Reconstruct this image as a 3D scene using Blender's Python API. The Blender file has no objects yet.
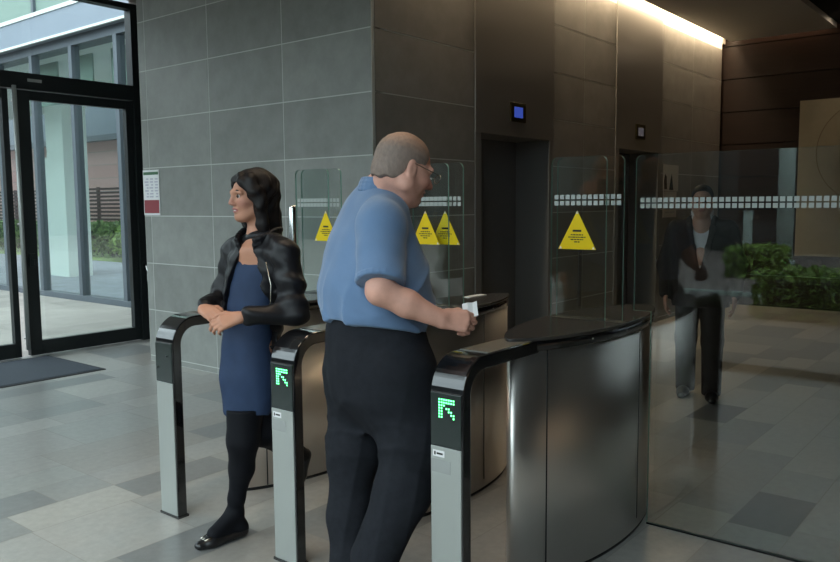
import bpy, bmesh, math, random
import numpy as np
from mathutils import Vector, Matrix
random.seed(7); rng = np.random.default_rng(7)
scn = bpy.context.scene
COL = scn.collection
R = math.radians
PI = math.pi

# ------------------------------------------------------------------ camera
CH = 1.52
FPX = 792.29
YAW, PIT, ROL = R(38.893), R(5.572), R(-0.4517)
_F = np.array([math.cos(YAW)*math.cos(PIT), math.sin(YAW)*math.cos(PIT), -math.sin(PIT)])
_r = np.array([math.sin(YAW), -math.cos(YAW), 0.0])
_u = np.cross(_r, _F)
CR = math.cos(ROL)*_r + math.sin(ROL)*_u
CU = -math.sin(ROL)*_r + math.cos(ROL)*_u
CPOS = np.array([0, 0, CH])
def P(px, py, q):
    """point that lies q metres in front of the camera on the sight line of a pixel (used to place joints of the figures)"""
    return CPOS + q*(_F + (px-420)/FPX*CR - (py-281)/FPX*CU)
cam = bpy.data.cameras.new('camera'); camo = bpy.data.objects.new('camera', cam); COL.objects.link(camo)
cam.sensor_width = 36; cam.lens = FPX/840*36; cam.clip_start = 0.02; cam.clip_end = 300
M = Matrix(((CR[0], CU[0], -_F[0], 0), (CR[1], CU[1], -_F[1], 0), (CR[2], CU[2], -_F[2], CH), (0, 0, 0, 1)))
camo.matrix_world = M
scn.camera = camo
scn.view_settings.view_transform = 'Standard'; scn.view_settings.look = 'None'
scn.view_settings.gamma = 1.0; scn.view_settings.use_curve_mapping = False
scn.view_settings.exposure = 1.8
cy = scn.cycles
cy.max_bounces = 10; cy.transparent_max_bounces = 24; cy.diffuse_bounces = 5; cy.glossy_bounces = 5
cy.caustics_reflective = False; cy.caustics_refractive = False
cy.use_denoising = True
cy.sample_clamp_indirect = 6.0

# ------------------------------------------------------------------ materials
def newmat(name):
    m = bpy.data.materials.new(name); m.use_nodes = True
    nt = m.node_tree; b = nt.nodes.get('Principled BSDF')
    return m, nt, b
def mat(name, col, rough=0.5, metal=0.0, spec=0.5, emit=None, estr=0.0, noise=0.0, nscale=8.0, bump=0.0, bscale=40.0, stretch=(1, 1, 1),
        attr=None, coat=0.0, sheen=0.0, aniso=0.0, rnoise=0.0, arot=0.0):
    m, nt, b = newmat(name)
    N, L = nt.nodes, nt.links
    b.inputs['Roughness'].default_value = rough; b.inputs['Metallic'].default_value = metal
    b.inputs['Specular IOR Level'].default_value = spec
    if coat: b.inputs['Coat Weight'].default_value = coat; b.inputs['Coat Roughness'].default_value = 0.05
    if sheen: b.inputs['Sheen Weight'].default_value = sheen
    c4 = (*col, 1)
    b.inputs['Base Color'].default_value = c4
    if emit: b.inputs['Emission Color'].default_value = (*emit, 1); b.inputs['Emission Strength'].default_value = estr
    tc = N.new('ShaderNodeTexCoord'); mp = N.new('ShaderNodeMapping'); L.new(tc.outputs['Object'], mp.inputs[0])
    mp.inputs['Scale'].default_value = stretch
    src = None
    if attr:
        a = N.new('ShaderNodeAttribute'); a.attribute_name = attr; src = a.outputs['Color']
    if noise:
        n = N.new('ShaderNodeTexNoise'); n.inputs['Scale'].default_value = nscale; n.inputs['Detail'].default_value = 6; n.inputs['Roughness'].default_value = 0.65
        L.new(mp.outputs[0], n.inputs['Vector'])
        mr = N.new('ShaderNodeMapRange'); mr.inputs['From Min'].default_value = 0.25; mr.inputs['From Max'].default_value = 0.75
        mr.inputs['To Min'].default_value = 1-noise; mr.inputs['To Max'].default_value = 1+noise
        L.new(n.outputs['Fac'], mr.inputs['Value'])
        mx = N.new('ShaderNodeMix'); mx.data_type = 'RGBA'; mx.blend_type = 'MULTIPLY'; mx.inputs['Factor'].default_value = 1
        if src is not None: L.new(src, mx.inputs['A'])
        else: mx.inputs['A'].default_value = c4
        L.new(mr.outputs[0], mx.inputs['B']); src = mx.outputs['Result']
        if rnoise:
            m2 = N.new('ShaderNodeMapRange'); m2.inputs['From Min'].default_value = 0.25; m2.inputs['From Max'].default_value = 0.75
            m2.inputs['To Min'].default_value = rough-rnoise; m2.inputs['To Max'].default_value = rough+rnoise
            L.new(n.outputs['Fac'], m2.inputs['Value']); L.new(m2.outputs[0], b.inputs['Roughness'])
    if src is not None: L.new(src, b.inputs['Base Color'])
    if bump:
        n = N.new('ShaderNodeTexNoise'); n.inputs['Scale'].default_value = bscale; n.inputs['Detail'].default_value = 4
        L.new(mp.outputs[0], n.inputs['Vector'])
        bp = N.new('ShaderNodeBump'); bp.inputs['Strength'].default_value = bump; bp.inputs['Distance'].default_value = 0.01
        L.new(n.outputs['Fac'], bp.inputs['Height']); L.new(bp.outputs[0], b.inputs['Normal'])
    if aniso:
        b.inputs['Anisotropic'].default_value = aniso; b.inputs['Anisotropic Rotation'].default_value = arot
        tg = N.new('ShaderNodeTangent'); tg.direction_type = 'RADIAL'; tg.axis = 'Z'; L.new(tg.outputs[0], b.inputs['Tangent'])
    return m
def glass_mat(name, tint=(0.95, 0.975, 0.965), ior=1.5, rough=0.0):
    m, nt, b = newmat(name); N, L = nt.nodes, nt.links
    N.remove(b); out = N.get('Material Output')
    tr = N.new('ShaderNodeBsdfTransparent'); tr.inputs[0].default_value = (*tint, 1)
    gl = N.new('ShaderNodeBsdfGlossy'); gl.inputs['Roughness'].default_value = rough; gl.inputs[0].default_value = (1, 1, 1, 1)
    fr = N.new('ShaderNodeFresnel'); ge = N.new('ShaderNodeNewGeometry')
    mr = N.new('ShaderNodeMapRange'); mr.inputs['To Min'].default_value = ior; mr.inputs['To Max'].default_value = 1/ior
    L.new(ge.outputs['Backfacing'], mr.inputs['Value']); L.new(mr.outputs[0], fr.inputs['IOR'])
    mx = N.new('ShaderNodeMixShader'); L.new(fr.outputs[0], mx.inputs[0]); L.new(tr.outputs[0], mx.inputs[1]); L.new(gl.outputs[0], mx.inputs[2])
    L.new(mx.outputs[0], out.inputs['Surface'])
    return m
def leaf_mat(name, c1, c2):
    m, nt, b = newmat(name); N, L = nt.nodes, nt.links
    a = N.new('ShaderNodeAttribute'); a.attribute_name = 'tint'
    cr = N.new('ShaderNodeMix'); cr.data_type = 'RGBA'; cr.inputs['A'].default_value = (*c1, 1); cr.inputs['B'].default_value = (*c2, 1)
    L.new(a.outputs['Fac'], cr.inputs['Factor']); L.new(cr.outputs['Result'], b.inputs['Base Color'])
    b.inputs['Roughness'].default_value = 0.55
    return m

MT = {}
MT['stone'] = mat('stone_tile', (0.2, 0.2, 0.19), rough=0.55, spec=0.35, noise=0.16, nscale=5.0, bump=0.05, bscale=90, attr='tint')
MT['grout'] = mat('pale_grout', (0.55, 0.56, 0.53), rough=0.9, spec=0.1)
MT['floor'] = mat('floor_stone', (0.25, 0.25, 0.24), rough=0.28, spec=0.5, noise=0.13, nscale=22.0, attr='tint')
MT['floor_joint'] = mat('floor_joint', (0.34, 0.32, 0.29), rough=0.8)
MT['ceiling'] = mat('ceiling_plaster', (0.46, 0.44, 0.41), rough=0.9, spec=0.1)
MT['black_ceiling'] = mat('black_ceiling', (0.02, 0.02, 0.02), rough=0.9, spec=0.1)
MT['plaster'] = mat('dark_plaster', (0.16, 0.14, 0.12), rough=0.8)
MT['pale_plaster'] = mat('pale_plaster', (0.5, 0.48, 0.45), rough=0.8)
MT['brown_panel'] = mat('brown_panel', (0.42, 0.35, 0.29), rough=0.6)
MT['wood'] = mat('dark_wood', (0.012, 0.0055, 0.0036), rough=0.5, spec=0.2, noise=0.35, nscale=3, stretch=(1, 0.4, 9))
MT['beige'] = mat('beige_board', (0.27, 0.245, 0.185), rough=0.8, spec=0.2, noise=0.06, nscale=12)
MT['beige_line'] = mat('board_line', (0.17, 0.13, 0.08), rough=0.8)
MT['steel'] = mat('brushed_steel', (0.80, 0.77, 0.73), rough=0.34, metal=0.97, bump=0.012, bscale=160, stretch=(1, 1, 0.02), aniso=0.6, arot=0.25)
MT['steel_dark'] = mat('brushed_lift_steel', (0.38, 0.36, 0.34), rough=0.34, metal=0.75, bump=0.30, bscale=1.6, stretch=(0.35, 0.35, 2.0), aniso=0.6)
MT['lift_door'] = mat('lift_door_steel', (0.15, 0.148, 0.148), rough=0.4, metal=0.4)
MT['jamb'] = mat('lift_jamb_steel', (0.26, 0.255, 0.25), rough=0.38, metal=0.5)
MT['alu'] = mat('satin_aluminium', (0.42, 0.44, 0.42), rough=0.45, metal=0.6, bump=0.01, bscale=200, stretch=(1, 0.03, 1))
MT['chrome'] = mat('polished_steel', (0.7, 0.7, 0.68), rough=0.16, metal=1.0)
MT['gloss_black'] = mat('gloss_black', (0.006, 0.006, 0.007), rough=0.12, spec=0.6, coat=0.6)
MT['display'] = mat('display_black', (0.012, 0.02, 0.018), rough=0.22, spec=0.5)
MT['lid'] = mat('smoked_lid', (0.045, 0.042, 0.04), rough=0.2, spec=0.5)
MT['arm_plate'] = mat('arm_plate', (0.2, 0.19, 0.17), rough=0.38, metal=0.5)
MT['frame'] = mat('black_frame', (0.008, 0.011, 0.012), rough=0.45, spec=0.4)
MT['led'] = mat('green_led', (0.05, 0.5, 0.15), emit=(0.10, 1.0, 0.25), estr=2.2)
MT['blue_screen'] = mat('blue_screen', (0.03, 0.05, 0.2), emit=(0.05, 0.10, 0.55), estr=0.17)
MT['grey_screen'] = mat('dim_screen', (0.1, 0.1, 0.1), emit=(0.30, 0.28, 0.33), estr=0.05)
MT['bezel'] = mat('bronze_bezel', (0.05, 0.04, 0.015), rough=0.35, metal=0.6)
MT['glass'] = glass_mat('clear_glass', (0.93, 0.96, 0.95))
MT['door_glass'] = glass_mat('door_glass', (0.93, 0.97, 0.96))
MT['glass_edge'] = mat('glass_edge', (0.30, 0.52, 0.44), rough=0.2, spec=0.5)
MT['frost'] = mat('frosted_square', (0.40, 0.44, 0.425), rough=0.6, spec=0.3)
MT['yellow'] = mat('yellow_sign', (0.85, 0.62, 0.005), rough=0.5, spec=0.3)
MT['white'] = mat('white_paper', (0.78, 0.78, 0.78), rough=0.6)
MT['pale_paper'] = mat('pale_paper', (0.5, 0.46, 0.42), rough=0.7)
MT['ink'] = mat('dark_ink', (0.02, 0.02, 0.015), rough=0.7)
MT['green_ink'] = mat('green_ink', (0.06, 0.16, 0.08), rough=0.7)
MT['red_ink'] = mat('red_ink', (0.26, 0.035, 0.045), rough=0.6)
MT['lilac_ink'] = mat('lilac_ink', (0.52, 0.5, 0.58), rough=0.7)
MT['grey_label'] = mat('grey_label', (0.3, 0.31, 0.3), rough=0.6)
MT['mat'] = mat('mat_fibre', (0.075, 0.085, 0.10), rough=0.95, spec=0.1, noise=0.35, nscale=120, bump=0.3, bscale=300)
MT['rubber'] = mat('rubber_edge', (0.03, 0.03, 0.033), rough=0.8)
MT['paving'] = mat('outdoor_paving', (0.42, 0.40, 0.36), rough=0.5, noise=0.18, nscale=2.0, attr='tint')
MT['road'] = mat('tarmac', (0.25, 0.27, 0.32), rough=0.8, noise=0.2, nscale=3)
MT['gravel'] = mat('gravel', (0.13, 0.11, 0.10), rough=0.9, noise=0.6, nscale=30, bump=0.5, bscale=40)
MT['grass'] = mat('lawn', (0.18, 0.28, 0.06), rough=0.9, noise=0.4, nscale=12)
MT['brick'] = None
MT['cladding'] = mat('grey_cladding', (0.20, 0.24, 0.29), rough=0.5, noise=0.05, nscale=1)
MT['annex_metal'] = mat('annex_metal', (0.10, 0.12, 0.14), rough=0.45, metal=0.3)
MT['annex_pale'] = mat('annex_pale', (0.7, 0.76, 0.72), rough=0.6)
MT['blind'] = mat('green_blind', (0.20, 0.28, 0.24), rough=0.7)
MT['slat'] = mat('dark_slat', (0.09, 0.05, 0.045), rough=0.7)
MT['column'] = mat('pale_column', (0.50, 0.62, 0.58), rough=0.6)
MT['dark_facade'] = mat('dark_facade', (0.03, 0.036, 0.036), rough=0.7, noise=0.3, nscale=2)
MT['leaf'] = leaf_mat('leaves', (0.06, 0.12, 0.02), (0.32, 0.50, 0.10))
MT['leaf2'] = leaf_mat('light_leaves', (0.06, 0.12, 0.03), (0.24, 0.36, 0.11))
MT['leaf3'] = leaf_mat('pale_leaves', (0.3, 0.34, 0.24), (0.75, 0.77, 0.62))
MT['twig'] = mat('hedge_core', (0.02, 0.03, 0.008), rough=0.9)
# people
MT['skin_m'] = mat('skin_ruddy', (0.60, 0.32, 0.24), rough=0.5, spec=0.35, noise=0.10, nscale=25, attr='tint')
MT['skin_w'] = mat('skin_tan', (0.5, 0.28, 0.2), rough=0.5, spec=0.35, noise=0.05, nscale=25, attr='tint')
MT['hair_m'] = mat('grey_brown_hair', (0.25, 0.16, 0.11), rough=0.65, noise=0.22, nscale=90, bump=0.12, bscale=220, stretch=(1, 1, 0.4), attr='tint')
MT['hair_b'] = mat('black_hair', (0.008, 0.006, 0.006), rough=0.5, spec=0.25, noise=0.4, nscale=60, bump=0.2, bscale=120, stretch=(1, 1, 0.08))
MT['shirt'] = mat('blue_pique', (0.125, 0.205, 0.345), rough=0.85, spec=0.2, sheen=0.25, noise=0.07, nscale=8, bump=0.12, bscale=260)
MT['trouser'] = mat('charcoal_wool', (0.016, 0.0175, 0.022), rough=0.85, spec=0.12, noise=0.2, nscale=30, bump=0.08, bscale=250)
MT['shoe'] = mat('black_leather', (0.008, 0.008, 0.009), rough=0.28, spec=0.5)
MT['dress'] = mat('blue_dress', (0.020, 0.037, 0.082), rough=0.7, spec=0.25, noise=0.15, nscale=10)
MT['jacket'] = mat('black_quilt', (0.007, 0.007, 0.009), rough=0.45, spec=0.3, bump=0.2, bscale=28)
MT['tights'] = mat('black_tights', (0.005, 0.0055, 0.008), rough=0.7, spec=0.15)
MT['suit'] = mat('dark_suit', (0.020, 0.015, 0.013), rough=0.8, spec=0.2)
MT['white_shirt'] = mat('white_shirt', (0.42, 0.41, 0.42), rough=0.8)
MT['eye_white'] = mat('eye_white', (0.75, 0.72, 0.7), rough=0.15)
MT['iris'] = mat('iris', (0.03, 0.02, 0.015), rough=0.1)
MT['teeth'] = mat('teeth', (0.8, 0.78, 0.72), rough=0.3)
MT['lip'] = mat('lip', (0.38, 0.13, 0.11), rough=0.45)
MT['wire'] = mat('spectacle_wire', (0.45, 0.42, 0.36), rough=0.25, metal=1.0)
MT['lens'] = glass_mat('spectacle_lens', (0.97, 0.97, 0.97))
MT['lamp'] = mat('lamp_face', (1, 1, 1), emit=(1.0, 0.82, 0.6), estr=14)
def brick_mat():
    m, nt, b = newmat('pink_brick'); N, L = nt.nodes, nt.links
    tc = N.new('ShaderNodeTexCoord'); mp = N.new('ShaderNodeMapping'); L.new(tc.outputs['Object'], mp.inputs[0])
    mp.inputs['Rotation'].default_value = (R(90), 0, R(90))
    br = N.new('ShaderNodeTexBrick'); L.new(mp.outputs[0], br.inputs['Vector'])
    br.inputs['Color1'].default_value = (0.68, 0.42, 0.38, 1); br.inputs['Color2'].default_value = (0.74, 0.48, 0.44, 1); br.inputs['Mortar'].default_value = (0.5, 0.42, 0.38, 1)
    br.inputs['Scale'].default_value = 1.0; br.inputs['Brick Width'].default_value = 0.45; br.inputs['Row Height'].default_value = 0.15; br.inputs['Mortar Size'].default_value = 0.012
    L.new(br.outputs['Color'], b.inputs['Base Color']); b.inputs['Roughness'].default_value = 0.9
    return m
MT['brick'] = brick_mat()

# ------------------------------------------------------------------ mesh builder
class MB:
    def __init__(s): s.v = []; s.f = []; s.m = []; s.t = []; s.sm = []
    def add(s, vs, fs, mi=0, tint=None, smooth=False):
        b = len(s.v); s.v += [tuple(map(float, v)) for v in vs]
        s.f += [tuple(b+i for i in f) for f in fs]; s.m += [mi]*len(fs); s.sm += [smooth]*len(fs)
        s.t += [tint if tint is not None else (1, 1, 1)]*len(vs)
        return s
    def box(s, lo, hi, mi=0, tint=None):
        x0, y0, z0 = lo; x1, y1, z1 = hi
        vs = [(x0, y0, z0), (x1, y0, z0), (x1, y1, z0), (x0, y1, z0), (x0, y0, z1), (x1, y0, z1), (x1, y1, z1), (x0, y1, z1)]
        return s.add(vs, [(0, 3, 2, 1), (4, 5, 6, 7), (0, 1, 5, 4), (1, 2, 6, 5), (2, 3, 7, 6), (3, 0, 4, 7)], mi, tint)
    def prism(s, pts, w0, w1, axis, mi=0, mi_side=None, smooth=False, tint=None):
        """closed 2-D outline (counter-clockwise) pushed along an axis; axis 'z' (x,y), 'x' (y,z), 'y' (x,z)"""
        n = len(pts)
        def at(p, w): return {'z': (p[0], p[1], w), 'x': (w, p[0], p[1]), 'y': (p[0], w, p[1])}[axis]
        vs = [at(p, w0) for p in pts]+[at(p, w1) for p in pts]
        flip = axis == 'y'
        caps = [tuple(range(n))[::-1], tuple(range(n, 2*n))]
        side = [(i, (i+1) % n, n+(i+1) % n, n+i) for i in range(n)]
        if flip: caps = [c[::-1] for c in caps]; side = [c[::-1] for c in side]
        b = len(s.v); s.v += [tuple(map(float, v)) for v in vs]; s.t += [tint or (1, 1, 1)]*len(vs)
        for c in caps: s.f.append(tuple(b+i for i in c)); s.m.append(mi); s.sm.append(False)
        for c in side: s.f.append(tuple(b+i for i in c)); s.m.append(mi if mi_side is None else mi_side); s.sm.append(smooth)
        return s
    def tube(s, pts, r, n=10, mi=0, cap=True):
        pts = [Vector(p) for p in pts]; rs = r if isinstance(r, (list, tuple)) else [r]*len(pts)
        vs = []; up = None
        for i, p in enumerate(pts):
            d = (pts[min(i+1, len(pts)-1)]-pts[max(i-1, 0)]).normalized()
            if up is None:
                up = Vector((0, 0, 1)) if abs(d.z) < 0.9 else Vector((1, 0, 0))
            a = d.cross(up).normalized(); bb = a.cross(d).normalized(); up = bb
            for k in range(n):
                t = 2*PI*k/n; vs.append(p+rs[i]*(math.cos(t)*a+math.sin(t)*bb))
        fs = []
        for i in range(len(pts)-1):
            for k in range(n): fs.append((i*n+k, (i+1)*n+k, (i+1)*n+(k+1) % n, i*n+(k+1) % n)[::-1])
        s.add(vs, fs, mi, smooth=True)
        if cap:
            b = len(s.v)-len(vs)
            s.f += [tuple(b+k for k in range(n)), tuple(b+(len(pts)-1)*n+k for k in range(n))[::-1]]; s.m += [mi]*2; s.sm += [False]*2
        return s
    def dome(s, c, r, ax, n=10, h=1.0, mi=0):
        ax = Vector(ax).normalized(); t = Vector((0, 0, 1)) if abs(ax.z) < .9 else Vector((1, 0, 0)); a = ax.cross(t).normalized(); b = ax.cross(a); c = Vector(c)
        vs = []; fs = []
        for j in range(3):
            ph = j*PI/6
            for k in range(n): vs.append(c+r*math.cos(ph)*(math.cos(2*PI*k/n)*a+math.sin(2*PI*k/n)*b)+ax*r*h*math.sin(ph))
        vs.append(c+ax*r*h)
        for j in range(2):
            for k in range(n): fs.append((j*n+k, j*n+(k+1) % n, (j+1)*n+(k+1) % n, (j+1)*n+k))
        for k in range(n): fs.append((2*n+k, 2*n+(k+1) % n, 3*n))
        return s.add(vs, fs, mi, smooth=True)
    def build(s, name, mats, parent=None, loc=(0, 0, 0), bevel=0.0, tint=False, recalc=True):
        if not isinstance(mats, (list, tuple)): mats = [mats]
        me = bpy.data.meshes.new(name); me.from_pydata(s.v, [], s.f)
        for m in mats: me.materials.append(MT[m] if isinstance(m, str) else m)
        me.polygons.foreach_set('material_index', s.m); me.polygons.foreach_set('use_smooth', s.sm)
        if tint:
            ca = me.color_attributes.new('tint', 'FLOAT_COLOR', 'POINT')
            arr = np.ones((len(s.v), 4), np.float32); arr[:, :3] = np.array(s.t, np.float32); ca.data.foreach_set('color', arr.ravel())
        if recalc:
            bm = bmesh.new(); bm.from_mesh(me); bmesh.ops.recalc_face_normals(bm, faces=bm.faces); bm.to_mesh(me); bm.free()
        me.update()
        o = bpy.data.objects.new(name, me); COL.objects.link(o); o.location = loc
        if parent is not None: o.parent = parent
        if bevel:
            bv = o.modifiers.new('bevel', 'BEVEL'); bv.width = bevel; bv.segments = 2; bv.limit_method = 'ANGLE'; bv.angle_limit = R(40)
        return o
def tag(o, label=None, cat=None, group=None, kind=None):
    if label: o['label'] = label
    if cat: o['category'] = cat
    if group: o['group'] = group
    if kind: o['kind'] = kind
    return o
def thing(name, label, cat, loc=(0, 0, 0), group=None):
    o = bpy.data.objects.new(name, None); COL.objects.link(o); o.location = loc; o.empty_display_size = 0.1
    return tag(o, label, cat, group)
def struct(o, label, cat): return tag(o, label, cat, kind='structure')
def box(name, lo, hi, m, parent=None, bevel=0.0):
    return MB().box(lo, hi).build(name, m, parent, bevel=bevel)

# ------------------------------------------------------------------ room shell
XW, YE, YB = 4.34, 3.934, 6.93         # stone core: face to the entrance, face with the lifts, back
XF, YD, XG = 12.0, 8.1, -0.3           # wood wall, entrance glazing, front glazing
ZC = 3.79
# floor: stone slabs laid in rows 0.28 m wide
fl = MB()
fl.box((XG-0.05, -6.2, -0.2), (XF+0.1, YD+0.08, -0.0012), 1)
tones = [(0.27, 0.265, 0.25), (0.30, 0.295, 0.275), (0.335, 0.325, 0.305), (0.24, 0.24, 0.23), (0.36, 0.345, 0.32), (0.29, 0.27, 0.245), (0.20, 0.20, 0.195), (0.37, 0.355, 0.325), (0.32, 0.31, 0.29), (0.31, 0.295, 0.275)]
yb = [0.875-0.28*25]; keep = [0.875, 1.155, 1.715, 1.995, 3.675, 3.955, 4.235, 4.515]
while yb[-1] < YD:
    nx = yb[-1]+(0.56 if random.random() < 0.38 else 0.28)
    for q in keep:
        if yb[-1]+0.02 < q < nx-0.02: nx = q; break
    yb.append(min(nx, YD+0.07))
for yy, y1 in zip(yb[:-1], yb[1:]):
    cuts = [XG]
    while cuts[-1] < XF: cuts.append(cuts[-1]+random.choice([0.51, 0.56, 0.6, 0.6, 0.84, 1.1]))
    cuts[-1] = XF
    first, second = abs(yy-0.875) < 0.02, abs(yy-1.715) < 0.02
    if first: cuts = sorted([c for c in cuts if c < 3.3 or c > 4.6]+[3.75, 4.26])
    if second: cuts = sorted([c for c in cuts if c < 5.1 or c > 6.3]+[5.46, 5.97])
    if 3.5 < yy < 4.6: cuts = sorted([c for c in cuts if abs(c-2.22) > 0.3]+[2.22])
    for a, b in zip(cuts[:-1], cuts[1:]):
        t = random.choice(tones)
        if first and abs(a-3.75) < 0.01: t = (0.125, 0.12, 0.12)
        if second and abs(a-5.46) < 0.01: t = (0.11, 0.11, 0.115)
        g = 0.002
        fl.add([(a+g, yy+g, 0), (b-g, yy+g, 0), (b-g, y1-g, 0), (a+g, y1-g, 0)], [(0, 1, 2, 3)], 0, t)
o = fl.build('floor', ['floor', 'floor_joint'], tint=True, recalc=False); struct(o, 'grey stone slab floor of the lobby', 'floor')
# stone cladding
ZJ = [0.0, 0.054]+[0.51+0.4562*i for i in range(0, 8)]
def tiles(name, axis, face, segs, zmax, label):
    """segs: list of (u-lines) runs; axis 'x' = face at x looking to -X, 'y' = face at y looking to -Y"""
    mb = MB(); G = 0.0042
    for us in segs:
        lo, hi = us[0], us[-1]
        if axis == 'x': mb.box((face+0.0012, lo+0.0012, 0), (face+0.10, hi, zmax), 1)
        else: mb.box((lo, face+0.0012, 0), (hi, face+0.10, zmax), 1)
        for u0, u1 in zip(us[:-1], us[1:]):
            for z0, z1 in zip(ZJ[:-1], ZJ[1:]):
                z1 = min(z1, zmax)
                if z1-z0 < 0.01: continue
                v = random.uniform(0.88, 1.1); t = (0.262*v, 0.268*v, 0.250*v) if axis == 'x' else (0.235*v, 0.222*v, 0.208*v)  # light put into the tint: lift-wall copy of the stone darker and warmer
                a, b = u0+G, u1-G
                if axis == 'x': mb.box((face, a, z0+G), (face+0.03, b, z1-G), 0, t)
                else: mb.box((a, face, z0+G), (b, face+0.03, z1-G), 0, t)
    o = mb.build(name, ['stone', 'grout'], tint=True)
    return struct(o, label, 'wall')
tiles('wall_left', 'x', XW, [[YE, 4.895, 5.858, 6.82, YB]], ZC, 'grey stone tiled wall catching daylight beside the entrance doors')
# lifts
E1 = (5.635, 6.97); E2 = (8.376, 9.67)
tiles('wall_back', 'y', YE, [[XW+0.031, E1[0]-.001]], ZC, 'grey stone tiled wall in shaded tint between the corner and the nearer lift')
tiles('wall_back', 'y', YE, [[E1[1]+.001, 7.63, E2[0]-.001]], ZC, 'grey stone tiled wall in shaded tint between the two lifts')
tiles('wall_back', 'y', YE, [[E2[1]+.001, 10.75, 11.87]], ZC, 'grey stone tiled wall in shaded tint beyond the farther lift')
for lo, hi in (((XW+0.1, YE+0.8, 0), (11.87, YB, ZC)), ((XW+0.1, YE+0.1, 0), (E1[0]-.001, YE+0.8, ZC)), ((E1[1]+.001, YE+0.1, 0), (E2[0]-.001, YE+0.8, ZC)), ((E2[1]+.001, YE+0.1, 0), (11.87, YE+0.8, ZC))):
    struct(box('wall_core', lo, hi, 'plaster'), 'hidden masonry of the lift core', 'wall')
def lift(x0, x1, label, screen):
    t = thing('lift', label, 'lift', (x0, YE, 0))
    w = x1-x0; j = 0.083
    mb = MB(); mb.box((0, -0.012, 2.125), (w, 0.02, ZC-0.002)); o = mb.build('header_panel', 'steel_dark', t, bevel=0.002)
    for a, b in ((0, j), (w-j, w)): box('jamb', (a, -0.012, 0), (b, 0.37, 2.125), 'jamb', t, bevel=0.002)
    box('lintel', (j, 0.0, 2.125), (w-j, 0.37, 2.2), 'jamb', t)
    m = (w)/2
    for a, b in ((j, m-0.002), (m+0.002, w-j)): box('door_panel', (a, 0.37, 0.004), (b, 0.41, 2.125), 'lift_door', t)
    box('sill', (j, 0.0, 0.0), (w-j, 0.40, 0.004), 'steel_dark', t)
    d = box('indicator', (w*0.5-0.13, -0.026, 2.255), (w*0.5+0.13, -0.012, 2.43), 'bezel', t, bevel=0.004)
    box('screen', (w*0.5-0.075, -0.028, 2.295), (w*0.5+0.07, -0.0262, 2.39), screen, d)
    return t
lift(E1[0], E1[1], 'brushed steel lift with blue lit indicator, nearer of the two lifts', 'blue_screen')
lift(E2[0], E2[1], 'brushed steel lift with dim grey indicator, farther along the stone wall', 'grey_screen')
t = thing('lift_call_switch', 'tall narrow dark lift call panel on stone wall between the lifts', 'call panel', (7.56, YE, 0))
box('plate', (-0.035, -0.012, 0.42), (0.035, 0.0, 1.30), 'lift_door', t, bevel=0.002)
for z in (0.98, 1.08): MB().dome((0, -0.012, z), 0.016, (0, -1, 0), h=0.35).build('button', 'chrome', t)
# wood wall at the end, boards with open joints
wd = MB(); wd.box((XF+0.02, -6.2, 0), (XF+0.12, YD, 4.7), 1)
zb = [0.0]+[0.47*i-0.01 for i in range(1, 11)]
for z0, z1 in zip(zb[:-1], zb[1:]):
    wd.box((XF, -6.2, z0+0.008), (XF+0.03, YD, z1-0.008), 0)
struct(wd.build('wall_far', ['wood', 'black_ceiling']), 'dark brown wood panelled end wall with long horizontal joints', 'wall')
struct(box('wall_right', (XG, -6.3, 0), (XF+0.1, -6.2, 4.7), 'brown_panel'), 'plain wall of the far side of the lobby', 'wall')
struct(box('wall_front', (XG-0.12, -6.2, 0), (XG, -0.8, 4.7), 'pale_plaster'), 'plain wall beside the front glazing', 'wall')
struct(box('wall_rear', (5.04, YD-0.05, 0), (XF, YD+0.1, 4.7), 'plaster'), 'wall beyond the entrance doors', 'wall')
# ceilings: plaster slab over the gates and lifts, with a lighting slot along the lift wall; darker raised ceiling beyond
YS = 2.436
cl = MB(); cl.box((XG-0.1, YS, ZC), (XF-0.16, YE-0.13, ZC+0.9)); cl.box((XG-0.1, YE-0.13, ZC), (XW-0.1, YD+0.1, ZC+0.9))
cl.box((XW-0.1, YE, ZC), (XF+0.1, YD+0.1, ZC+0.9)); cl.box((XW-0.1, YE-0.13, ZC+0.14), (XF+0.1, YE, ZC+0.9)); cl.box((XF-0.16, YS, ZC+0.14), (XF+0.1, YE-0.13, ZC+0.9))
struct(cl.build('ceiling', 'ceiling'), 'lowered grey plaster ceiling along the lift wall', 'ceiling')
struct(box('ceiling_raised', (XG-0.1, -6.3, 3.86), (XF+0.1, YS, 3.98), 'black_ceiling'), 'dark raised ceiling on the side away from the lifts', 'ceiling')

# ------------------------------------------------------------------ entrance glazing (y = 8.1)
dr = thing('door_1', 'black framed glass entrance door with tall steel pull pole', 'door', (4.35, YD, 0)); tag(dr, kind='structure')
def rel(o, base):   # keep geometry given in world coordinates under a moved parent
    o.location = (-base[0], -base[1], -base[2]); return o
DB = (4.35, YD, 0)
def dpart(name, boxes, m, bevel=0.003, par=dr, base=DB):
    mb = MB()
    for lo, hi in boxes: mb.box(lo, hi)
    return rel(mb.build(name, m, par, bevel=bevel), base)
dpart('frame', [((4.955, YD-0.06, 0), (5.04, YD+0.06, 3.66)), ((3.46, YD-0.06, 2.68), (4.955, YD+0.06, 2.84)), ((3.46, YD-0.06, 3.66), (5.04, YD+0.06, 3.72))], 'frame')
dpart('leaf_frame', [((3.70, YD-0.035, 0.012), (3.82, YD+0.035, 2.67)), ((4.87, YD-0.035, 0.012), (4.95, YD+0.035, 2.67)), ((3.82, YD-0.035, 0.012), (4.87, YD+0.035, 0.155)), ((3.82, YD-0.035, 2.58), (4.87, YD+0.035, 2.67))], 'frame')
dpart('pane', [((3.82, YD-0.006, 0.155), (4.87, YD+0.006, 2.58))], 'door_glass', 0)
tp = dpart('transom_pane', [((3.46, YD-0.006, 2.84), (4.955, YD+0.006, 3.66))], 'door_glass', 0)
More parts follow.
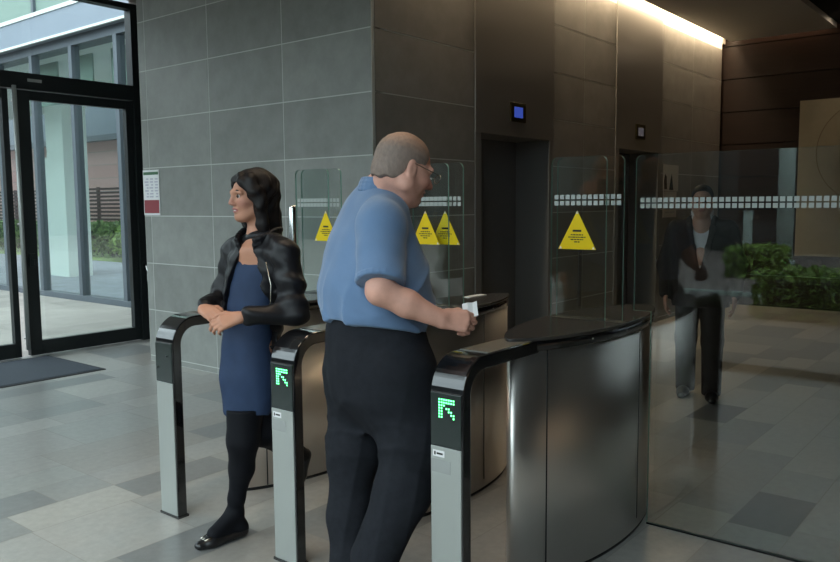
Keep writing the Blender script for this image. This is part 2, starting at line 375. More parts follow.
lk = MB().box((3.735, YD-0.06, 0.92), (3.79, YD-0.035, 1.05)).box((3.75, YD-0.075, 0.93), (3.79, YD-0.055, 0.99)); rel(lk.build('lock', 'frame', dr, bevel=0.003), DB)
ph = MB().tube([(3.645, YD-0.10, 0.09), (3.645, YD-0.10, 2.70)], 0.021, 14)
for z in (0.2, 1.35, 2.55): ph.tube([(3.645, YD-0.10, z), (3.645, YD-0.03, z)], 0.009, 8)
rel(ph.build('pull_pole', 'alu', dr), DB)
lb = MB().box((3.80, YD-0.063, 2.755), (3.94, YD-0.06, 2.785)); rel(lb.build('closer_label', 'grey_label', dr), DB)
sl = thing('window_1', 'black framed glass panel left of the steel pull pole', 'window', (3.0, YD, 0)); tag(sl, kind='structure')
SB = (3.0, YD, 0)
dpart('window_frame', [((3.55, YD-0.035, 0.012), (3.61, YD+0.035, 2.67)), ((2.4, YD-0.035, 0.012), (2.50, YD+0.035, 2.67)), ((2.5, YD-0.035, 0.012), (3.55, YD+0.035, 0.155)), ((2.5, YD-0.035, 2.58), (3.55, YD+0.035, 2.67)),
      ((2.4, YD-0.06, 2.68), (3.46, YD+0.06, 2.84)), ((2.4, YD-0.06, 3.66), (3.46, YD+0.06, 3.72)), ((3.43, YD-0.05, 2.84), (3.48, YD+0.05, 3.66))], 'frame', 0.003, sl, SB)
dpart('pane', [((2.5, YD-0.006, 0.155), (3.55, YD+0.006, 2.58)), ((2.4, YD-0.006, 2.84), (3.43, YD+0.006, 3.66))], 'door_glass', 0, sl, SB)
s2 = thing('window_2', 'black framed glazing continuing beside the entrance', 'window', (1.0, YD, 0)); tag(s2, kind='structure')
S2 = (1.0, YD, 0)
fr = []; pn = []
for i in range(3):
    a = XG+0.9*i; b = a+0.9
    fr += [((a, YD-0.04, 0), (a+0.06, YD+0.04, 3.72))]; pn += [((a+0.06, YD-0.006, 0.1), (b, YD+0.006, 3.66))]
fr += [((XG, YD-0.04, 0), (2.4, YD+0.04, 0.1)), ((XG, YD-0.04, 3.66), (2.4, YD+0.04, 3.72)), ((XG, YD-0.041, 2.68), (2.4, YD+0.041, 2.84))]
dpart('window_frame', fr, 'frame', 0, s2, S2); dpart('pane', pn, 'door_glass', 0, s2, S2)
# front glazing (x = -0.3), behind the camera
s3 = thing('window_3', 'black framed front glazing facing the hedges', 'window', (XG, 4.5, 0)); tag(s3, kind='structure')
S3 = (XG, 4.5, 0); fr = []; pn = []
n = 6
GY = -0.8
YP = [GY, 1.16, 3.05, 4.75, 6.4, YD-0.06, YD-0.06]
n = 5
for i in range(n+1):
    y = YP[i]; fr += [((XG-0.08, y, 0), (XG, y+0.06, 3.72))]
    if i < n: pn += [((XG-0.046, y+0.06, 0.06), (XG-0.034, YP[i+1], 3.66))]
fr += [((XG-0.08, GY, 0.0), (XG, YD, 0.06)), ((XG-0.08, GY, 3.66), (XG, YD, 3.79))]
dpart('window_frame', fr, 'frame', 0, s3, S3); dpart('pane', pn, 'door_glass', 0, s3, S3)
# door stay hook on the jamb
hk = thing('door_hook', 'curved grey hook handle on the black jamb by the stone wall', 'hook', (5.0, YD-0.06, 0.72))
MB().tube([(0, 0, 0.13), (0, -0.05, 0.12), (0.0, -0.07, 0.06), (0, -0.06, -0.02), (0.02, -0.045, -0.09), (0.05, -0.03, -0.13)], 0.012, 10).build('hook_bar', 'chrome', hk)
box('back_plate', (-0.02, -0.006, 0.09), (0.02, 0.0, 0.17), 'frame', hk)
# door mat
mt = thing('door_mat', 'dark grey entrance mat on the floor before the glass doors', 'mat', (3.0, 7.45, 0))
MB().box((-1.5, -0.55, 0.0), (0.80, 0.5, 0.014)).build('fibre_pad', 'mat', mt, bevel=0.004)
MB().box((-1.53, -0.58, 0.0), (-1.5, 0.53, 0.008)).box((0.80, -0.58, 0.0), (0.83, 0.53, 0.008)).box((-1.5, -0.58, 0.0), (0.80, -0.55, 0.008)).box((-1.5, 0.5, 0.0), (0.80, 0.53, 0.008)).build('rubber_edge', 'rubber', mt)

# ------------------------------------------------------------------ notices and wall board
nt = thing('wall_notice', 'small white notice with red lower block on stone wall by entrance', 'notice', (XW-0.001, 6.795, 1.43))
MB().box((-0.006, -0.135, 0), (0, 0.13, 0.43)).build('sheet', 'white', nt)
MB().box((-0.008, -0.125, 0.02), (-0.006, 0.12, 0.145)).build('red_block', 'red_ink', nt)
MB().box((-0.008, -0.125, 0.385), (-0.006, 0.12, 0.412)).build('green_band', 'green_ink', nt)
tb = MB()
for i in range(3):
    for j in range(7):
        y0 = -0.115+0.078*i; z = 0.17+0.028*j; tb.box((-0.0075, y0, z), (-0.006, y0+random.uniform(0.03, 0.065), z+0.014))
tb.build('text_lines', 'lilac_ink', nt)
n2 = thing('wall_poster', 'pale two sheet poster on stone wall beyond the farther lift', 'poster', (10.03, YE-0.001, 1.32))
MB().box((-0.25, -0.006, 0.335), (0.25, 0, 0.67)).build('upper_sheet', 'pale_paper', n2)
MB().box((-0.24, -0.006, 0.0), (0.20, 0, 0.33)).build('lower_sheet', 'pale_paper', n2)
fg = MB(); fg.prism([(-0.22, 0.36), (-0.13, 0.36), (-0.15, 0.52), (-0.2, 0.55), (-0.235, 0.46)], -0.0075, -0.006, 'y')
fg.prism([(-0.06, 0.35), (0.08, 0.35), (0.05, 0.45), (0.02, 0.56), (-0.02, 0.48)], -0.0075, -0.006, 'y'); fg.build('dark_figures', 'ink', n2)
lines = MB()
for j in range(5): lines.box((-0.18, -0.0072, 0.06+0.045*j), (0.14-0.03*(j % 2), -0.006, 0.07+0.045*j))
lines.build('text_lines', 'grey_label', n2)
wb = thing('wall_board', 'large beige board with a thin drawn arc on wood end wall', 'wall board', (XF, 1.9, 0.75))
MB().box((-0.05, -1.1, 0), (-0.005, 0.98, 2.14)).build('board', 'beige', wb, bevel=0.004)
pts = [(-0.052, 0.05+0.70*math.cos(a), 1.42+0.70*math.sin(a)) for a in np.linspace(R(-60), R(240), 60)]
MB().tube(pts, 0.004, 6).build('arc_line', 'beige_line', wb)
dl = thing('ceiling_downlight', 'small round lit downlight in the black ceiling near wood end wall', 'ceiling light', (11.42, 2.235, 3.86))
MB().tube([(0, 0, -0.012), (0, 0, 0.0)], 0.075, 24).build('trim_ring', 'bezel', dl)
MB().tube([(0, 0, -0.016), (0, 0, -0.0121)], 0.055, 24).build('lamp_face', 'lamp', dl)

# ------------------------------------------------------------------ speed gates
GC = [1.63, 2.485, 3.335]; GX = 2.16
def lens(hl, hw, n=72, ex=0.7, cx=0.0):
    pts = []
    ts = [-math.cos(PI*i/n) for i in range(n+1)]
    for t in ts: pts.append((cx+hl*t, -hw*max(0, 1-t*t)**ex))
    for t in ts[::-1][1:-1]: pts.append((cx+hl*t, hw*max(0, 1-t*t)**ex))
    return pts
ARROW = ["111111", "111111", "110000", "111100", "110110", "110011", "000001"]
ARROW = ["1111111", "1111111", "1110000", "1101100", "1100110", "1100011", "1100001"]
def gate(yc, label, idx):
    g = thing('speed_gate', label, 'gate', (GX, yc, 0), 'speed gates in a row')
    W = 0.072; ZT = 0.985; RO = 0.135; TH = 0.05
    # black glossy frame: upright that bends over into the arm
    out = [(0, 0)]+[(RO-RO*math.cos(a), ZT-RO+RO*math.sin(a)) for a in np.linspace(0, PI/2, 14)]+[(0.62, ZT)]
    RI = RO-TH
    inn = [(0.62, ZT-TH)]+[(RO-RI*math.cos(a), ZT-RO+RI*math.sin(a)) for a in np.linspace(PI/2, 0, 14)]+[(TH, 0)]
    fr = MB(); op = out; ip = inn[::-1]
    n = len(op)
    vs = []
    for s in (-W, W):
        vs += [(p[0], s, p[1]) for p in op]+[(p[0], s, p[1]) for p in ip]
    fs = []; N2 = 2*n
    for i in range(n-1):
        fs += [(i, i+1, n+i+1, n+i), (N2+i, N2+n+i, N2+n+i+1, N2+i+1), (i, N2+i, N2+i+1, i+1), (n+i, n+i+1, N2+n+i+1, N2+n+i)]
    fs += [(0, n, N2+n, N2), (n-1, N2+n-1, N2+N2-1, N2-1)]
    fr.add(vs, fs, 0)
    o = fr.build('frame', 'gloss_black', g, bevel=0.006)
    sp = box('steel_panel', (-0.004, -W+0.006, 0.012), (0.002, W-0.006, 0.668), 'alu', g, bevel=0.0015)
    box('foot_plate', (-0.006, -W-0.004, 0), (TH+0.006, W+0.004, 0.011), 'gloss_black', g)
    dp = MB().box((-0.004, -W+0.006, 0.671), (0.002, W-0.006, ZT-RO+0.012)).build('display_panel', 'display', g, bevel=0.0015)
    if idx > 0:
        led = MB(); p = 0.0104
        for r, row in enumerate(ARROW):
            for c, ch in enumerate(row):
                if ch == '1':
                    y = 0.027-c*p; z = 0.840-r*p
                    led.prism([(y+0.0032*math.cos(a), z+0.0032*math.sin(a)) for a in np.linspace(0, 2*PI, 9)[:-1]], -0.0048, -0.0035, 'x')
        led.build('green_arrow', 'led', dp)
        MB().box((-0.0052, 0.005, 0.632), (-0.004, 0.056, 0.655)).build('maker_label', 'white', sp)
        mk = MB(); mk.box((-0.0056, 0.043, 0.637), (-0.0052, 0.050, 0.650)); mk.box((-0.0056, 0.012, 0.640), (-0.0052, 0.039, 0.647)); mk.build('label_print', 'ink', sp)
        MB().box((-0.0046, -0.022, 0.575), (-0.004, 0.065, 0.622)).build('grey_sticker', 'grey_label', sp)
    else:
        for y_, z_ in ((-0.03, 0.80), (0.05, 0.74)): MB().dome((-0.004, y_, z_), 0.006, (-1, 0, 0)).build('screw', 'frame', dp)
    box('top_plate', (0.17, -W+0.01, ZT-0.001), (0.52, W-0.01, ZT+0.003), 'arm_plate', g, bevel=0.001)
    # lens shaped cabinet
    cx = 3.22-GX; HL, HW = 0.655, 0.188
    body = MB(); body.prism(lens(HL*0.985, HW*0.97, cx=cx), 0.018, 0.945, 'z', smooth=True)
    for t in (-0.80, 0.27):                                       # panel joints
        for s in (-1, 1):
            x = cx+HL*0.985*t; y = s*HW*0.97*(1-t*t)**0.7
            tx = HL*0.985; ty = s*HW*0.97*0.7*(1-t*t)**(-0.3)*(-2*t); l = math.hypot(tx, ty); tx /= l; ty /= l
            nx, ny = (ty, -tx) if s < 0 else (-ty, tx)
            q = [(x-tx*0.003+nx*0.0012, y-ty*0.003+ny*0.0012), (x+tx*0.003+nx*0.0012, y+ty*0.003+ny*0.0012), (x+tx*0.003-nx*0.003, y+ty*0.003-ny*0.003), (x-tx*0.003-nx*0.003, y-ty*0.003-ny*0.003)]
            body.prism(q, 0.06 if t > 0 else 0.02, 0.944, 'z', 1)
    body.build('cabinet', ['steel', 'black_frame' if False else 'frame'], g)
    MB().prism(lens(HL*0.97, HW*0.94, cx=cx), 0, 0.02, 'z', smooth=True).build('plinth', 'frame', g)
    MB().prism(lens(HL, HW, cx=cx), 0.945, 0.984, 'z', smooth=True).build('rim_band', 'gloss_black', g)
    for t in (-0.42, 0.0, 0.42, 0.72):
        for s in (-1, 1):
            x = cx+HL*t; y = s*HW*(1-t*t)**0.7; MB().dome((x, y, 0.965), 0.006, (0.3*t, s, 0), h=0.6).build('screw', 'chrome', g)
    ld = MB().prism(lens(HL+0.006, HW+0.006, cx=cx), 0.984, 1.0, 'z', smooth=True).build('lid', 'lid', g, bevel=0.003)
    MB().box((cx-0.045, -HW*0.97, 1.0), (cx+0.035, HW*0.97, 1.0012)).build('wing_slot', 'frame', ld)
    if idx == 1: MB().box((cx+0.33, 0.03, 1.0), (cx+0.50, 0.075, 1.004)).build('reader_label', 'white', ld)
    # glass wings drawn back into the cabinet
    for w, (x, y0, y1) in enumerate(((cx-0.024, -0.095, 0.175), (cx+0.012, -0.16, 0.165))):
        rr = 0.03; z0, z1 = 0.90, 1.722
        ol = [(y0, z0), (y1, z0)]+[(y1-rr+rr*math.cos(a), z1-rr+rr*math.sin(a)) for a in np.linspace(0, PI/2, 7)]+[(y0+rr-rr*math.sin(a), z1-rr+rr*math.cos(a)) for a in np.linspace(0, PI/2, 7)]
        wg = MB().prism(ol, x-0.005, x+0.005, 'x', 0, 1).build('glass_wing', ['glass', 'glass_edge'], g)
        dots(x-0.0055, y0+0.012, y1-0.01, 1.531, wg)
        off = {0: [-0.075, None], 1: [0.05, -0.05], 2: [0.042, None]}[idx][w]
        if off is not None: warning(x-0.006, off, 1.312, wg)
    return g
def dots(x, y0, y1, zc, par):
    d = MB(); y = y0
    while y < y1-0.02:
        for zz in (zc-0.0235, zc+0.0035): d.box((x-0.0004, y, zz), (x, y+0.02, zz+0.02))
        y += 0.0275
    return d.build('dot_band', 'frost', par)
def warning(x, yc, z0, par):
    h = 0.172; w = 0.093
    mb = MB(); mb.prism([(yc-w, z0), (yc+w, z0), (yc, z0+h)], x-0.0015, x, 'x', 0)
    random.seed(3)
    def words(z, y0, y1, hh):
        y = y1
        while y > y0+0.004:
            l = random.uniform(0.006, 0.016); mb.box((x-0.0021, max(y0, y-l), z), (x-0.0015, y, z+hh), 1); y -= l+0.003
    mb.box((x-0.0021, yc-0.021, z0+0.078), (x-0.0015, yc+0.021, z0+0.087), 1)
    for i, hw in enumerate((0.030, 0.042, 0.031, 0.013)): words(z0+0.062-0.0105*i, yc-hw, yc+hw, 0.005)
    for (py, pz) in ((0, z0+h-0.012), (-w+0.012, z0+0.004), (w-0.012, z0+0.004)):    # bare pale corners
        s = 0.010
        mb.prism([(yc+py-s*0.6, pz-s*0.2), (yc+py+s*0.6, pz-s*0.2), (yc+py, pz+s)], x-0.0019, x-0.0015, 'x', 2)
    return mb.build('warning_triangle', ['yellow', 'ink', 'white'], par)
gate(GC[2], 'speed gate by the stone wall with blank display, beside the woman', 0)
gate(GC[1], 'middle speed gate with lit green arrow, between woman and man', 1)
gate(GC[0], 'nearest speed gate with lit green arrow and full steel cabinet in view', 2)
# fixed glass screen
XS = 3.5
fs = thing('glass_screen', 'fixed clear glass screen with two rows of pale squares beside nearest gate', 'glass screen', (XS, 0.6, 0))
a0, a1 = 1.535-0.6, -0.5-0.6; rr = 0.03
yl = 1.63-0.188*(1-((XS-3.22)/0.655)**2)**0.7-0.016-0.6
ol = [(a1, 0.008), (yl, 0.008), (yl, 1.015), (a0, 1.015)]+[(a0-rr+rr*math.cos(a), 1.735-rr+rr*math.sin(a)) for a in np.linspace(0, PI/2, 7)]+[(a1, 1.735)]
gs = MB().prism(ol, -0.006, 0.006, 'x', 0, 1).build('pane', ['glass', 'glass_edge'], fs)
dots(-0.0065, a1+0.01, a0-0.004, 1.515, gs)
box('floor_channel', (-0.006, a1, 0), (0.006, yl, 0.008), 'frame', fs)
# post behind the first gate
ps = thing('steel_post', 'slim round topped steel post standing behind gate by the stone wall', 'post', (3.262, 3.62, 0))
MB().tube([(0, 0, 0.0), (0, 0, 1.50), (0, 0, 1.515)], [0.021, 0.021, 0.016], 18).build('tube', 'chrome', ps)
MB().tube([(0, 0, 0.0), (0, 0, 0.012)], 0.045, 20).build('base_plate', 'steel', ps)

# ------------------------------------------------------------------ outdoors beyond the entrance
def slab(name, lo, hi, m, label, cat='ground'):
    return struct(box(name, lo, hi, m), label, cat)
pv = MB(); x = -0.3
pv.box((-0.3, YD+0.081, -0.25), (6.6, 40, -0.035), 0, (0.3, 0.29, 0.27))
y = YD+0.082
while y < 40:
    w = 0.45 if y < 22 else 2.0
    x = -0.3
    while x < 6.58:
        l = min(1.6, 6.58-x); v = random.uniform(0.82, 1.15)
        pv.add([(x+.004, y+.004, -0.03), (x+l-.004, y+.004, -0.03), (x+l-.004, y+w-.004, -0.03), (x+.004, y+w-.004, -0.03)], [(0, 1, 2, 3)], 0, (0.25*v, 0.235*v, 0.21*v)); x += l
    y += w
struct(pv.build('ground_terrace', 'paving', tint=True, recalc=False), 'pale paved terrace outside the entrance doors', 'ground')
slab('ground_road', (6.8, YD+0.2, -0.25), (11.9, 45, -0.04), 'road', 'grey tarmac beyond the glazed annex')
slab('ground_lawn', (11.9, YD+0.2, -0.25), (13.95, 45, -0.02), 'grass', 'strip of lawn below the slatted fence', 'lawn')
ax = thing('glazed_annex', 'long glazed annex with grey mullions and deep fascia outside the entrance', 'building', (6.7, 20, 0))
AB = (6.7, 20, 0)
ys = [8.54+1.345*i for i in range(24)]
for yv in ys: rel(box('mullion', (6.64, yv-0.05, -0.04), (6.78, yv+0.05, 4.10), 'annex_metal', ax), AB)
pm = MB()
for y0, y1 in zip(ys[:-1], ys[1:]): pm.box((6.70, y0+0.05, 0.05), (6.712, y1-0.05, 4.10))
rel(pm.build('pane', 'door_glass', ax), AB)
rel(box('sill_rail', (6.62, 8.4, -0.05), (6.80, 40, 0.05), 'annex_metal', ax), AB)
rel(box('head_beam', (6.66, 8.4, 4.10), (6.95, 40, 4.25), 'annex_metal', ax), AB)
rel(box('fascia', (6.52, 8.4, 4.25), (7.0, 40, 4.68), 'cladding', ax), AB)
rel(box('fascia_edge', (6.50, 8.4, 4.235), (6.54, 40, 4.27), 'annex_pale', ax), AB)
rel(box('upper_edge', (6.50, 8.4, 4.66), (6.54, 40, 4.72), 'annex_pale', ax), AB)
rel(box('ceiling_slab', (6.95, 8.4, 4.15), (11.2, 40, 4.6), 'annex_pale', ax), AB)
ug = MB()
for y0 in np.arange(8.5, 38, 2.69): ug.box((6.75, y0+0.04, 4.72), (6.77, y0+2.65, 8.5))
rel(ug.build('upper_panes', 'blind', ax), AB)
for y0 in np.arange(8.5, 38, 2.69): rel(box('upper_mullion', (6.7, y0-0.04, 4.68), (6.8, y0+0.04, 8.5), 'annex_metal', ax), AB)
rel(box('roof', (6.5, 8.4, 8.5), (11.2, 40, 8.8), 'cladding', ax), AB)
rel(box('column', (8.75, 17.05, -0.04), (9.3, 17.8, 4.15), 'annex_pale', ax), AB)
rel(box('white_block', (8.8, 17.8, -0.04), (9.3, 18.25, 2.62), 'annex_pale', ax), AB)
rel(box('column', (8.75, 24.5, -0.04), (9.3, 25.2, 4.15), 'annex_pale', ax), AB)
for y0, y1 in ((11.4, 12.3), (12.9, 13.6), (14.1, 15.0)): rel(box('blind', (7.2, y0, 3.35), (7.23, y1, 4.10), 'blind', ax), AB)
bb = thing('brick_building', 'pink brick building with grey upper cladding behind slatted fence', 'building', (14.5, 25, 0))
BB = (14.5, 25, 0)
rel(box('brick_wall', (14.5, 9, -0.2), (18, 50, 3.75), 'brick', bb), BB)
rel(box('upper_cladding', (14.35, 9, 3.75), (18, 50, 7.0), 'cladding', bb), BB)
rel(box('ledge', (14.25, 9, 3.72), (14.5, 50, 3.90), 'annex_metal', bb), BB)
sf = thing('slatted_fence', 'dark horizontal slat fence in front of the pink brick building', 'fence', (13.9, 25, 0))
sm = MB()
for i in range(13): sm.box((-0.02, -16, 0.55+0.125*i), (0.02, 25, 0.62+0.125*i))
sm.build('slats', 'slat', sf)
for yv in np.arange(-15, 25, 3.0): box('post', (0.02, yv-0.05, -0.02), (0.1, yv+0.05, 2.15), 'slat', sf)
def shrub(name, label, cat, loc, size, n, m, leafs=0.06, group=None, core=True, round_=False):
    t = thing(name, label, cat, loc, group)
    sx, sy, sz = size
    if core:
        c = MB(); c.box((-sx*0.42, -sy*0.47, 0), (sx*0.42, sy*0.47, sz*0.86)); c.build('core', 'twig', t, bevel=0.05)
    rg = np.random.default_rng(len(label)+int(abs(loc[1])*10))
    L = MB(); vs = []; fs = []; tn = []
    for i in range(n):
        if round_:
            d = rg.normal(size=3); d /= np.linalg.norm(d); d *= rg.uniform(0.55, 1.0)
            c = np.array([d[0]*sx/2, d[1]*sy/2, sz/2+d[2]*sz/2])
        else:
            f = rg.choice(5, p=np.array([sy*sz, sy*sz, sx*sz, sx*sz, sx*sy])/(2*sy*sz+2*sx*sz+sx*sy))
            u, v = rg.uniform(-.5, .5), rg.uniform(0, 1)
            c = {0: (-.5*sx, u*sy, v*sz), 1: (.5*sx, u*sy, v*sz), 2: (u*sx, -.5*sy, v*sz), 3: (u*sx, .5*sy, v*sz), 4: (u*sx, (v-.5)*sy, sz)}[int(f)]
            c = np.array(c)+rg.normal(size=3)*np.array([.05, .05, .04])*min(1.0, sz)
            c[2] = max(c[2], 0.01)
        a = rg.normal(size=3); a /= np.linalg.norm(a); b = np.cross(a, rg.normal(size=3)); b /= np.linalg.norm(b)
        l = leafs*rg.uniform(0.6, 1.3); w = l*0.45
        k0 = len(vs)
        vs += [c-a*l, c+b*w+np.array([0, 0, .2*w]), c+a*l, c-b*w]; fs.append((k0, k0+1, k0+2, k0+3)); tv = float(rg.uniform(0, 1)); tn += [(tv, tv, tv)]*4
    L.add(vs, fs); L.t = tn
    L.build('foliage', m, t, tint=True, recalc=False)
    return t
struct(box('wall_sky_blocker', (-20, 42, -0.1), (6.4, 43, 12), 'dark_facade'), 'added dark wall blocking the sky at the far end of the terrace', 'wall')  # added to keep bright sky out of the annex pane reflections
shrub('hedge', 'clipped green hedge along the slatted fence outside the entrance', 'hedge', (13.1, 27.5, -0.02), (0.9, 11, 0.95), 6000, 'leaf2', 0.11)
shrub('garden_bush', 'dark leafy bush on the lawn seen through the entrance door', 'bush', (12.5, 20.3, -0.02), (1.2, 2.4, 1.05), 2500, 'leaf', 0.10, round_=True, core=False)
# ------------------------------------------------------------------ outdoors in front (seen as reflections in the glass screen)
slab('ground_forecourt', (-30, -14, -0.25), (XG-0.12, YD+0.08, -0.05), 'gravel', 'dark gravel bed and forecourt before the front glazing')
slab('ground_sidecourt', (-30, YD+0.08, -0.25), (-0.3, 45, -0.05), 'gravel', 'dark ground beside the terrace')
slab('path_forecourt', (-1.7, -8, -0.25), (XG-0.121, YD+0.08, -0.02), 'gravel', 'pale paving strip outside the front glazing', 'path')
slab('path_stone', (-9.4, -8, -0.25), (-6.6, YD+0.08, -0.03), 'gravel', 'grey path between the two hedges', 'path')
slab('kerb_path', (-6.53, -8, -0.25), (-6.45, YD+0.08, 0.03), 'column', 'pale kerb along the grey path', 'kerb')
shrub('clipped_hedge', 'low clipped hedge reflected large at the right of the glass screen', 'hedge', (-4.75, 1.0, -0.05), (1.5, 4.3, 0.58), 7000, 'leaf', 0.05)
shrub('clipped_hedge', 'low clipped hedge reflected small beyond the grey path', 'hedge', (-10.2, 4.85, -0.05), (1.1, 0.95, 0.6), 2000, 'leaf', 0.06)
shrub('pale_shrub', 'rounded pale flowering shrub reflected at the edge of the glass screen', 'bush', (-5.0, 5.0, -0.05), (0.9, 0.9, 1.05), 1500, 'leaf3', 0.06, round_=True, core=False)
cp = thing('porch_column', 'tall pale round column reflected in the glass screen', 'column', (-14.0, 5.3, -0.05))
MB().tube([(0, 0, 0), (0, 0, 6.0)], 0.19, 24).build('shaft', 'column', cp); MB().tube([(0, 0, 0), (0, 0, 0.1)], 0.26, 24).build('foot', 'column', cp)
c2 = thing('stone_post', 'short pale square post reflected between the hedge and column', 'post', (-16.6, 6.95, -0.05))
box('shaft', (-0.1, -0.1, 0), (0.1, 0.1, 1.25), 'column', c2); box('cap', (-0.12, -0.12, 1.25), (0.12, 0.12, 1.3), 'column', c2)
ob = thing('office_building', 'dark building facade reflected behind the porch column', 'building', (-18.5, 4, -0.05))
box('facade', (-2, -16, 0), (0, 50, 6.0), 'dark_facade', ob)
for i in range(22): box('window', (0.0, -14+2.7*i, 1.0), (0.03, -12.4+2.7*i, 3.2), 'frame', ob)

# ------------------------------------------------------------------ figures: smooth union of tapered limbs, meshed with surface nets
class Field:
    def __init__(s, lo, hi, h):
        s.lo = np.array(lo, float); s.h = h; s.n = np.ceil((np.array(hi)-s.lo)/h).astype(int)+1
        s.F = np.full(tuple(s.n), 1.0, np.float32)
    def sl(s, lo, hi):
        a = np.maximum(np.floor((np.array(lo)-s.lo)/s.h).astype(int), 0); b = np.minimum(np.ceil((np.array(hi)-s.lo)/s.h).astype(int)+1, s.n)
        b = np.maximum(b, a)
        g = [(s.lo[i]+s.h*np.arange(a[i], b[i])).astype(np.float32) for i in range(3)]
        return tuple(slice(a[i], b[i]) for i in range(3)), g[0][:, None, None], g[1][None, :, None], g[2][None, None, :]
    def put(s, S, d, k, sub=False):
        A = s.F[S]
        if d.size == 0: return
        if sub:
            d = -d
            if k > 0: h = np.clip(.5-.5*(d-A)/-k, 0, 1) if False else np.clip(.5+.5*(A-d)/k, 0, 1); s.F[S] = d+(A-d)*h+k*h*(1-h)
            else: s.F[S] = np.maximum(A, d)
        elif k > 0:
            h = np.clip(.5+.5*(d-A)/k, 0, 1); s.F[S] = d+(A-d)*h-k*h*(1-h)
        else: s.F[S] = np.minimum(A, d)
    def cone(s, a, b, ra, rb, k=0.02, flat=None, sub=False):
        a = np.array(a, float); b = np.array(b, float); m = max(ra, rb)*(1.0 if flat is None else max(1, flat[1]))+k+0.02
        S, X, Y, Z = s.sl(np.minimum(a, b)-m, np.maximum(a, b)+m)
        ba = b-a; L = max(ba@ba, 1e-9)
        px, py, pz = X-a[0], Y-a[1], Z-a[2]
        t = np.clip((px*ba[0]+py*ba[1]+pz*ba[2])/L, 0, 1)
        dx, dy, dz = px-t*ba[0], py-t*ba[1], pz-t*ba[2]
        sc = 1.0
        if flat is not None:
            nn = np.array(flat[0], float); nn /= np.linalg.norm(nn); q = dx*nn[0]+dy*nn[1]+dz*nn[2]; e = (1/flat[1]-1)*q
            dx, dy, dz = dx+e*nn[0], dy+e*nn[1], dz+e*nn[2]; sc = min(1.0, flat[1])
        d = (np.sqrt(dx*dx+dy*dy+dz*dz)-(ra+(rb-ra)*t))*sc
        s.put(S, d.astype(np.float32), k, sub)
    def ell(s, c, ax, r, k=0.02, sub=False):
        c = np.array(c, float); m = max(r)+k+0.02
        S, X, Y, Z = s.sl(c-m, c+m)
        px, py, pz = X-c[0], Y-c[1], Z-c[2]; k0 = 0; k1 = 0
        for v, q in zip(ax, r):
            u = px*v[0]+py*v[1]+pz*v[2]; k0 = k0+(u/q)**2; k1 = k1+(u/q/q)**2
        k0 = np.sqrt(k0); k1 = np.sqrt(k1)
        s.put(S, (k0*(k0-1)/np.maximum(k1, 1e-6)).astype(np.float32), k, sub)
    def chain(s, pts, rs, k=0.02, flat=None):
        for i in range(len(pts)-1): s.cone(pts[i], pts[i+1], rs[i], rs[i+1], k, flat)
    def stack(s, rows, f, k=0.02, smooth=0.03, cut=None):
        """rows: (z, cx, cy, a along f, b across); horizontal ellipses blended along z"""
        rows = sorted(rows); z = np.array([q[0] for q in rows]); f = np.array([f[0], f[1]], float); f /= np.linalg.norm(f)
        mx = max(max(q[3], q[4]) for q in rows)+k+0.03
        cxs = [q[1] for q in rows]; cys = [q[2] for q in rows]
        S, X, Y, Z = s.sl((min(cxs)-mx, min(cys)-mx, z[0]-k-0.03), (max(cxs)+mx, max(cys)+mx, z[-1]+k+0.03))
        zz = Z.ravel()
        zd = np.arange(z[0]-0.1, z[-1]+0.1, 0.004); ker = np.hanning(max(3, int(smooth/0.004)*2+1)); ker /= ker.sum()
        def it(j):
            raw = np.interp(zd, z, [q[j] for q in rows]); pad = np.pad(raw, len(ker)//2, mode='edge'); return np.interp(zz, zd, np.convolve(pad, ker, 'valid'))[None, None, :]
        cx, cy_, a, b = it(1), it(2), it(3), it(4)
        u = (X-cx)*f[0]+(Y-cy_)*f[1]; v = -(X-cx)*f[1]+(Y-cy_)*f[0]
        q = np.sqrt((u/a)**2+(v/b)**2)
        d = (q-1)*np.minimum(a, b)
        d = np.maximum(d, np.maximum(Z-z[-1], z[0]-Z))
        if cut is not None: d = np.maximum(d, cut(u, v, Z))
        s.put(S, d.astype(np.float32), k)
    def warp(s, fn):
        S = np.abs(s.F) < 0.06
        idx = np.argwhere(S); p = s.lo+s.h*idx
        s.F[S] += fn(p[:, 0], p[:, 1], p[:, 2]).astype(np.float32)
    def cutfn(s, fn):
        S = s.F < 0.05; idx = np.argwhere(S); p = s.lo+s.h*idx
        s.F[S] = np.maximum(s.F[S], fn(p[:, 0], p[:, 1], p[:, 2]).astype(np.float32))
    def mesh(s):
        F = s.F; n = F.shape; neg = F < 0
        c = np.zeros((n[0]-1, n[1]-1, n[2]-1), np.int8)
        for dx in (0, 1):
            for dy in (0, 1):
                for dz in (0, 1): c += neg[dx:n[0]-1+dx, dy:n[1]-1+dy, dz:n[2]-1+dz]
        act = (c > 0) & (c < 8); cells = np.argwhere(act); ids = np.full(act.shape, -1, np.int32); ids[act] = np.arange(len(cells))
        acc = np.zeros((len(cells), 3)); cnt = np.zeros(len(cells))
        cor = [(a, b, d) for a in (0, 1) for b in (0, 1) for d in (0, 1)]
        val = {q: F[cells[:, 0]+q[0], cells[:, 1]+q[1], cells[:, 2]+q[2]] for q in cor}
        for q in cor:
            for ax in range(3):
                if q[ax] == 0:
                    r = list(q); r[ax] = 1; r = tuple(r); a, b = val[q], val[r]; m = (a < 0) != (b < 0)
                    t = np.zeros(len(cells)); t[m] = a[m]/(a[m]-b[m])
                    pt = np.array(q, float)[None, :]+np.outer(t, np.eye(3)[ax]); acc[m] += pt[m]; cnt[m] += 1
        v = s.lo+s.h*(cells+acc/np.maximum(cnt, 1)[:, None])
        quads = []
